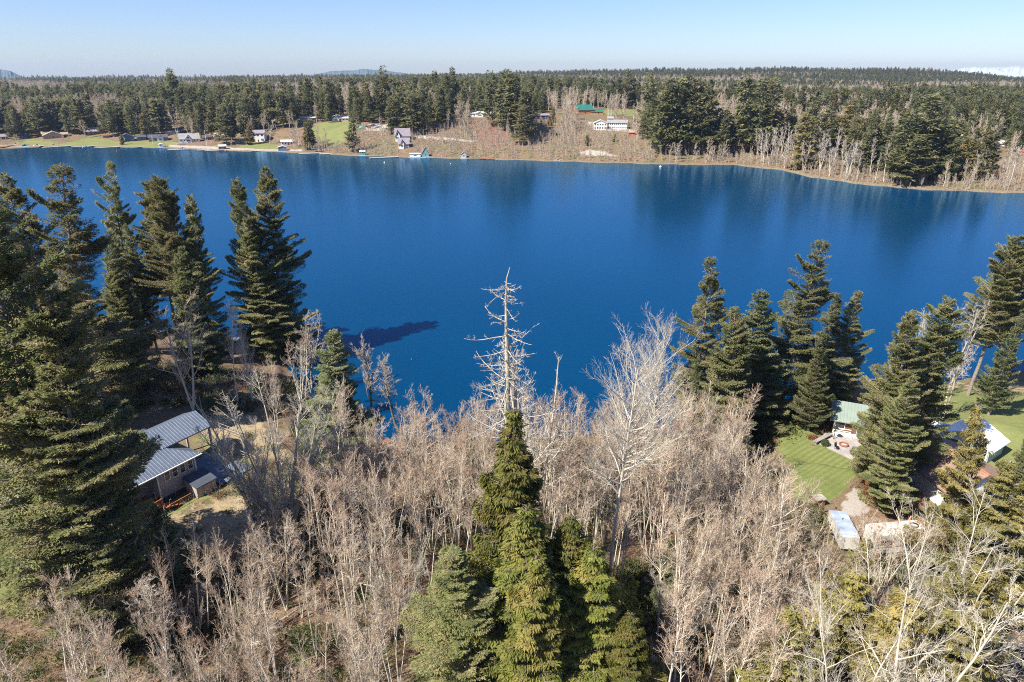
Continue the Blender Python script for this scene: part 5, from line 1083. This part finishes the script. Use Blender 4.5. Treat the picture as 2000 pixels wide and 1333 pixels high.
# the uncountable rest: one object each, placed by geometry nodes
def scatter(name, label, cat, protos, pts, sc, m=None):
    pc = bpy.data.collections.new(name+'_sources')
    for k in protos:
        (tm, cm), ph = PROTO[k]; nt, nc = len(tm.vertices), len(cm.vertices)
        V = np.zeros((nt+nc)*3, np.float32); a = np.zeros(nt*3, np.float32); tm.vertices.foreach_get('co', a); V[:nt*3] = a; a = np.zeros(nc*3, np.float32); cm.vertices.foreach_get('co', a); V[nt*3:] = a
        def qs(me): q = np.zeros(len(me.loops), np.int32); me.loops.foreach_get('vertex_index', q); return q.reshape(-1, 4)
        Q = np.concatenate([qs(tm), qs(cm)+nt]); ti = np.zeros(nt+nc, np.float32)
        if 'tint' in cm.attributes: t = np.zeros(nc, np.float32); cm.attributes['tint'].data.foreach_get('value', t); ti[nt:] = t
        me = mesh_np(k+'_src', V.reshape(-1, 3)/ph, Q, [tm.materials[0], cm.materials[0]], tint=ti, slots=np.r_[np.zeros(len(tm.polygons)), np.ones(len(cm.polygons))])
        pc.objects.link(bpy.data.objects.new(k+'_src', me))
    me = bpy.data.meshes.new(name); me.vertices.add(len(pts)); me.vertices.foreach_set('co', np.asarray(pts, np.float32).ravel())
    for nm, ty, va in (('rz', 'FLOAT', rng.uniform(0, 6.28, len(pts))), ('sc', 'FLOAT', np.asarray(sc)), ('ix', 'INT', rng.integers(0, len(protos), len(pts)))):
        at_ = me.attributes.new(nm, ty, 'POINT'); at_.data.foreach_set('value', np.asarray(va, np.float32 if ty == 'FLOAT' else np.int32))
    o = link(name, me); tag(o, label, cat, kind='stuff')
    ng = bpy.data.node_groups.new(name, 'GeometryNodeTree'); ng.interface.new_socket('Geometry', in_out='INPUT', socket_type='NodeSocketGeometry'); ng.interface.new_socket('Geometry', in_out='OUTPUT', socket_type='NodeSocketGeometry')
    n = ng.nodes; l = ng.links; gi = n.new('NodeGroupInput'); go = n.new('NodeGroupOutput'); ip = n.new('GeometryNodeInstanceOnPoints'); ci = n.new('GeometryNodeCollectionInfo')
    ci.inputs['Collection'].default_value = pc; ci.inputs['Separate Children'].default_value = True; ci.inputs['Reset Children'].default_value = True
    def na(nm, ty): t = n.new('GeometryNodeInputNamedAttribute'); t.data_type = ty; t.inputs['Name'].default_value = nm; return t.outputs['Attribute']
    cx = n.new('ShaderNodeCombineXYZ'); l.new(na('rz', 'FLOAT'), cx.inputs[2]); l.new(gi.outputs[0], ip.inputs['Points']); l.new(ci.outputs[0], ip.inputs['Instance']); ip.inputs['Pick Instance'].default_value = True
    l.new(na('ix', 'INT'), ip.inputs['Instance Index']); l.new(cx.outputs[0], ip.inputs['Rotation']); l.new(na('sc', 'FLOAT'), ip.inputs['Scale']); l.new(ip.outputs[0], go.inputs[0])
    md = o.modifiers.new('scatter', 'NODES'); md.node_group = ng; return o
fx = [(x, y) for q, d, x, y, px in firs[NF:]]; bx_ = [(x, y) for q, d, x, y, px in bares[NBr:]]
azl, azh = az_px(-120), az_px(2120)
for r0, r1, sp in ((1000, 1500, 10.), (1500, 2600, 16.), (2600, 4200, 22.)):
    for r in np.arange(r0, r1, sp):
        n = int((azh-azl)*r/(sp*.9)); A = azl+(np.arange(n)+rg.random(n))/n*(azh-azl); RR = r+rg.uniform(-.5, .5, n)*sp; X = RR*np.sin(A); Y = RR*np.cos(A)
        pt = np.sin(X*.006+1.7)*np.sin(Y*.008+.6)+.6*np.sin(X*.015+Y*.011)+rg.normal(0, .35, n)
        left = (A < az_px(640)); thr = np.where(left, -.25 if r > 1300 else -.1, .05); mid = (A > az_px(1040)) & (A < az_px(1480)) & (r < 2400); thr = np.where(mid, -.6, thr)
        if r > 2600: thr = np.where(A > az_px(930), 5, -.2)
        isb = pt > thr
        bx_ += list(zip(X[isb], Y[isb])); fx += list(zip(X[~isb], Y[~isb]))
def zed(p): p = np.array(p); return np.c_[p, H(p[:, 0], p[:, 1])-.3]
fx = zed(fx); bx_ = zed(bx_)
scatter('conifer_forest', 'dark conifer forest rolling away to the horizon beyond the far shore', 'forest', ['farF0','farF1','farF2','farF3','farF4','farF1','farF3','farC0'], fx, rng.uniform(19, 34, len(fx))*(1+.22*np.sin(fx[:, 0]*.011+1)*np.cos(fx[:, 1]*.013))*np.where(np.hypot(fx[:,0],fx[:,1]) > 900, .82, 1))
scatter('leafless_forest', 'pinkish leafless woodland patches within the distant forest', 'forest', ['farB0','farB1','farB2','farB3'], bx_, rng.uniform(15, 24, len(bx_)))
# scrub on the far banks
sp_ = []
for r in np.arange(330, 800, 2.2):
    n = int((az1-az0)*r/3.0); A = az0+(np.arange(n)+rg.random(n))/n*(az1-az0); RR = r+rg.uniform(-1.3, 1.3, n); df = RR-rfar(A); X = RR*np.sin(A); Y = RR*np.cos(A)
    lim = np.interp(A, *tab([-100,560,600,700,800,1000,1270,1420,2060], [25,40,60,90,120,130,150,60,120])); k = (df > 1.5) & (df < lim) & (rg.random(n) < np.where(A < az_px(580), .42, .8))
    for p in land: k &= ~inside(p, X, Y)
    pxs = 1000+F*X/(Y*FW[1]+50*-FW[2])
    for a, b_, rl in CLEAR: k &= ~((pxs > a) & (pxs < b_) & (RR < rl) & (RR > rl-34))
    sp_ += list(zip(X[k], Y[k]))
sp_ = zed(sp_)
scatter('bank_scrub', 'tan leafless scrub and brambles covering the far banks', 'scrub', ['farB0','farB2','farB3','farB1','farB2','farB0','farW1','farB3'], sp_, rng.uniform(2.2, 7.0, len(sp_)))
# undergrowth on the near slope
ug = []
for x in np.arange(-75, 80, .98):
    for y in np.arange(36, 125, .98): ug.append((x+rng.uniform(-.6, .6), y+rng.uniform(-.6, .6)))
ug = np.array(ug); z = H(ug[:, 0], ug[:, 1]); X, Y = ug[:, 0], ug[:, 1]; k = z > .35
for p in LAWNS+GRAVEL: k &= ~inside(p, X, Y)
for p in (BARE[2], BARE[0], BARE[1]): k &= ~(inside(p, X, Y) & (rng.random(len(X)) < .8))
for pts in ([(180,830),(300,800),(400,800),(470,900),(450,960),(250,1040)],[(1790,830),(1960,800),(1960,900),(1840,1000),(1800,960)],[(1560,845),(1620,820),(1720,820),(1720,900),(1660,910)],[(1600,990),(1820,1000),(1840,1090),(1610,1110)]): k &= ~inside(np.array([at_z(a, b_, 7) for a, b_ in pts]), X, Y)
k &= (wob(X*2.3, Y*2.1) > -.55) | (rng.random(len(X)) < .3)
P_('bush1', bare_proto(80, 3, .02, .05, 30, .35, (20, 50), 8, .45, (5, 4), .008, up=.05, curl=.25, trunkm='twig_tan', twigm='twig_tan', levels=2), 3)
P_('bush2', bare_proto(81, 3, .02, .05, 24, .4, (30, 70), 7, .7, (5, 4), .008, up=-.02, curl=.3, trunkm='alder_bark', twigm='twig_grey', levels=2), 3)
mat('bramble', (.26,.12,.085), (.36,.22,.14), .8); P_('bush3', bare_proto(82, 2.5, .015, .05, 36, .5, (40, 80), 9, .9, (5, 4), .008, up=-.06, curl=.35, trunkm='bramble', twigm='bramble', levels=2), 2.5)
g_ = np.random.default_rng(3); C = g_.normal(0, 1, (420, 3))*[.55,.55,.22]; C[:, 2] = np.abs(C[:, 2]); V, Q = blades(g_, C, g_.normal(0, 1, C.shape)+[0,0,.6], g_.normal(size=C.shape)+[0,0,1], g_.uniform(.10,.24,420), g_.uniform(.06,.12,420))
tm_ = MB().tube((0,0,-.1),(0,0,.4),.02,n=4); s_ = skin(np.array([[[0,0,-.1],[0,0,.4]]]), np.array([[.02,.01]]), 4)
P_('salal', (mesh_np('trunk', *s_, 'dark_bark'), mesh_np('crown', V, Q, 'shrub_leaf', tint=np.repeat(g_.random(420), 4))), 1.0)
ug = zed(ug[k]); scatter('undergrowth', 'reddish brambles, bare stems and green salal under the trees', 'undergrowth', ['bush1','bush2','bush3','bush3','salal'], ug+[0,0,.2], np.where(rng.random(len(ug)) < .15, rng.uniform(1.6, 2.8, len(ug)), rng.uniform(.6, 1.6, len(ug))))

# ------------------------------------------------------------------ air
HZ = bpy.data.materials.new('haze'); HZ.use_nodes = True; nt = HZ.node_tree; nt.nodes.remove(nt.nodes['Principled BSDF'])
pv = nt.nodes.new('ShaderNodeVolumePrincipled'); pv.inputs['Color'].default_value = (.55, .72, 1.0, 1); pv.inputs['Density'].default_value = .00006; pv.inputs['Anisotropy'].default_value = .3
nt.links.new(pv.outputs[0], nt.nodes['Material Output'].inputs['Volume']); MATS['haze'] = HZ
if USE_HAZE: m = MB(); m.box(-7600, 7600, -3000, 7700, -3.2, 142); tag(m.build('haze', 'haze'), 'thin blue summer air', 'haze', kind='stuff')

# labels that several things share: say which one, counted from the left
from collections import defaultdict
dd = defaultdict(list)
for o in list(col.objects):
    if o.parent is None and 'label' in o and 'category' in o and o.get('kind') != 'stuff': dd[o['label']].append(o)
ORD = ['leftmost', 'second from left', 'third from left', 'fourth from left', 'fifth from left', 'sixth from left', 'seventh from left', 'eighth from left', 'ninth from left', 'tenth from left']
for lb, os_ in dd.items():
    if 1 < len(os_) <= 11:
        os_.sort(key=lambda o: project(*o.location)[0])
        for i, o in enumerate(os_): o['label'] = lb + ', ' + ('rightmost' if i == len(os_)-1 else ORD[i])
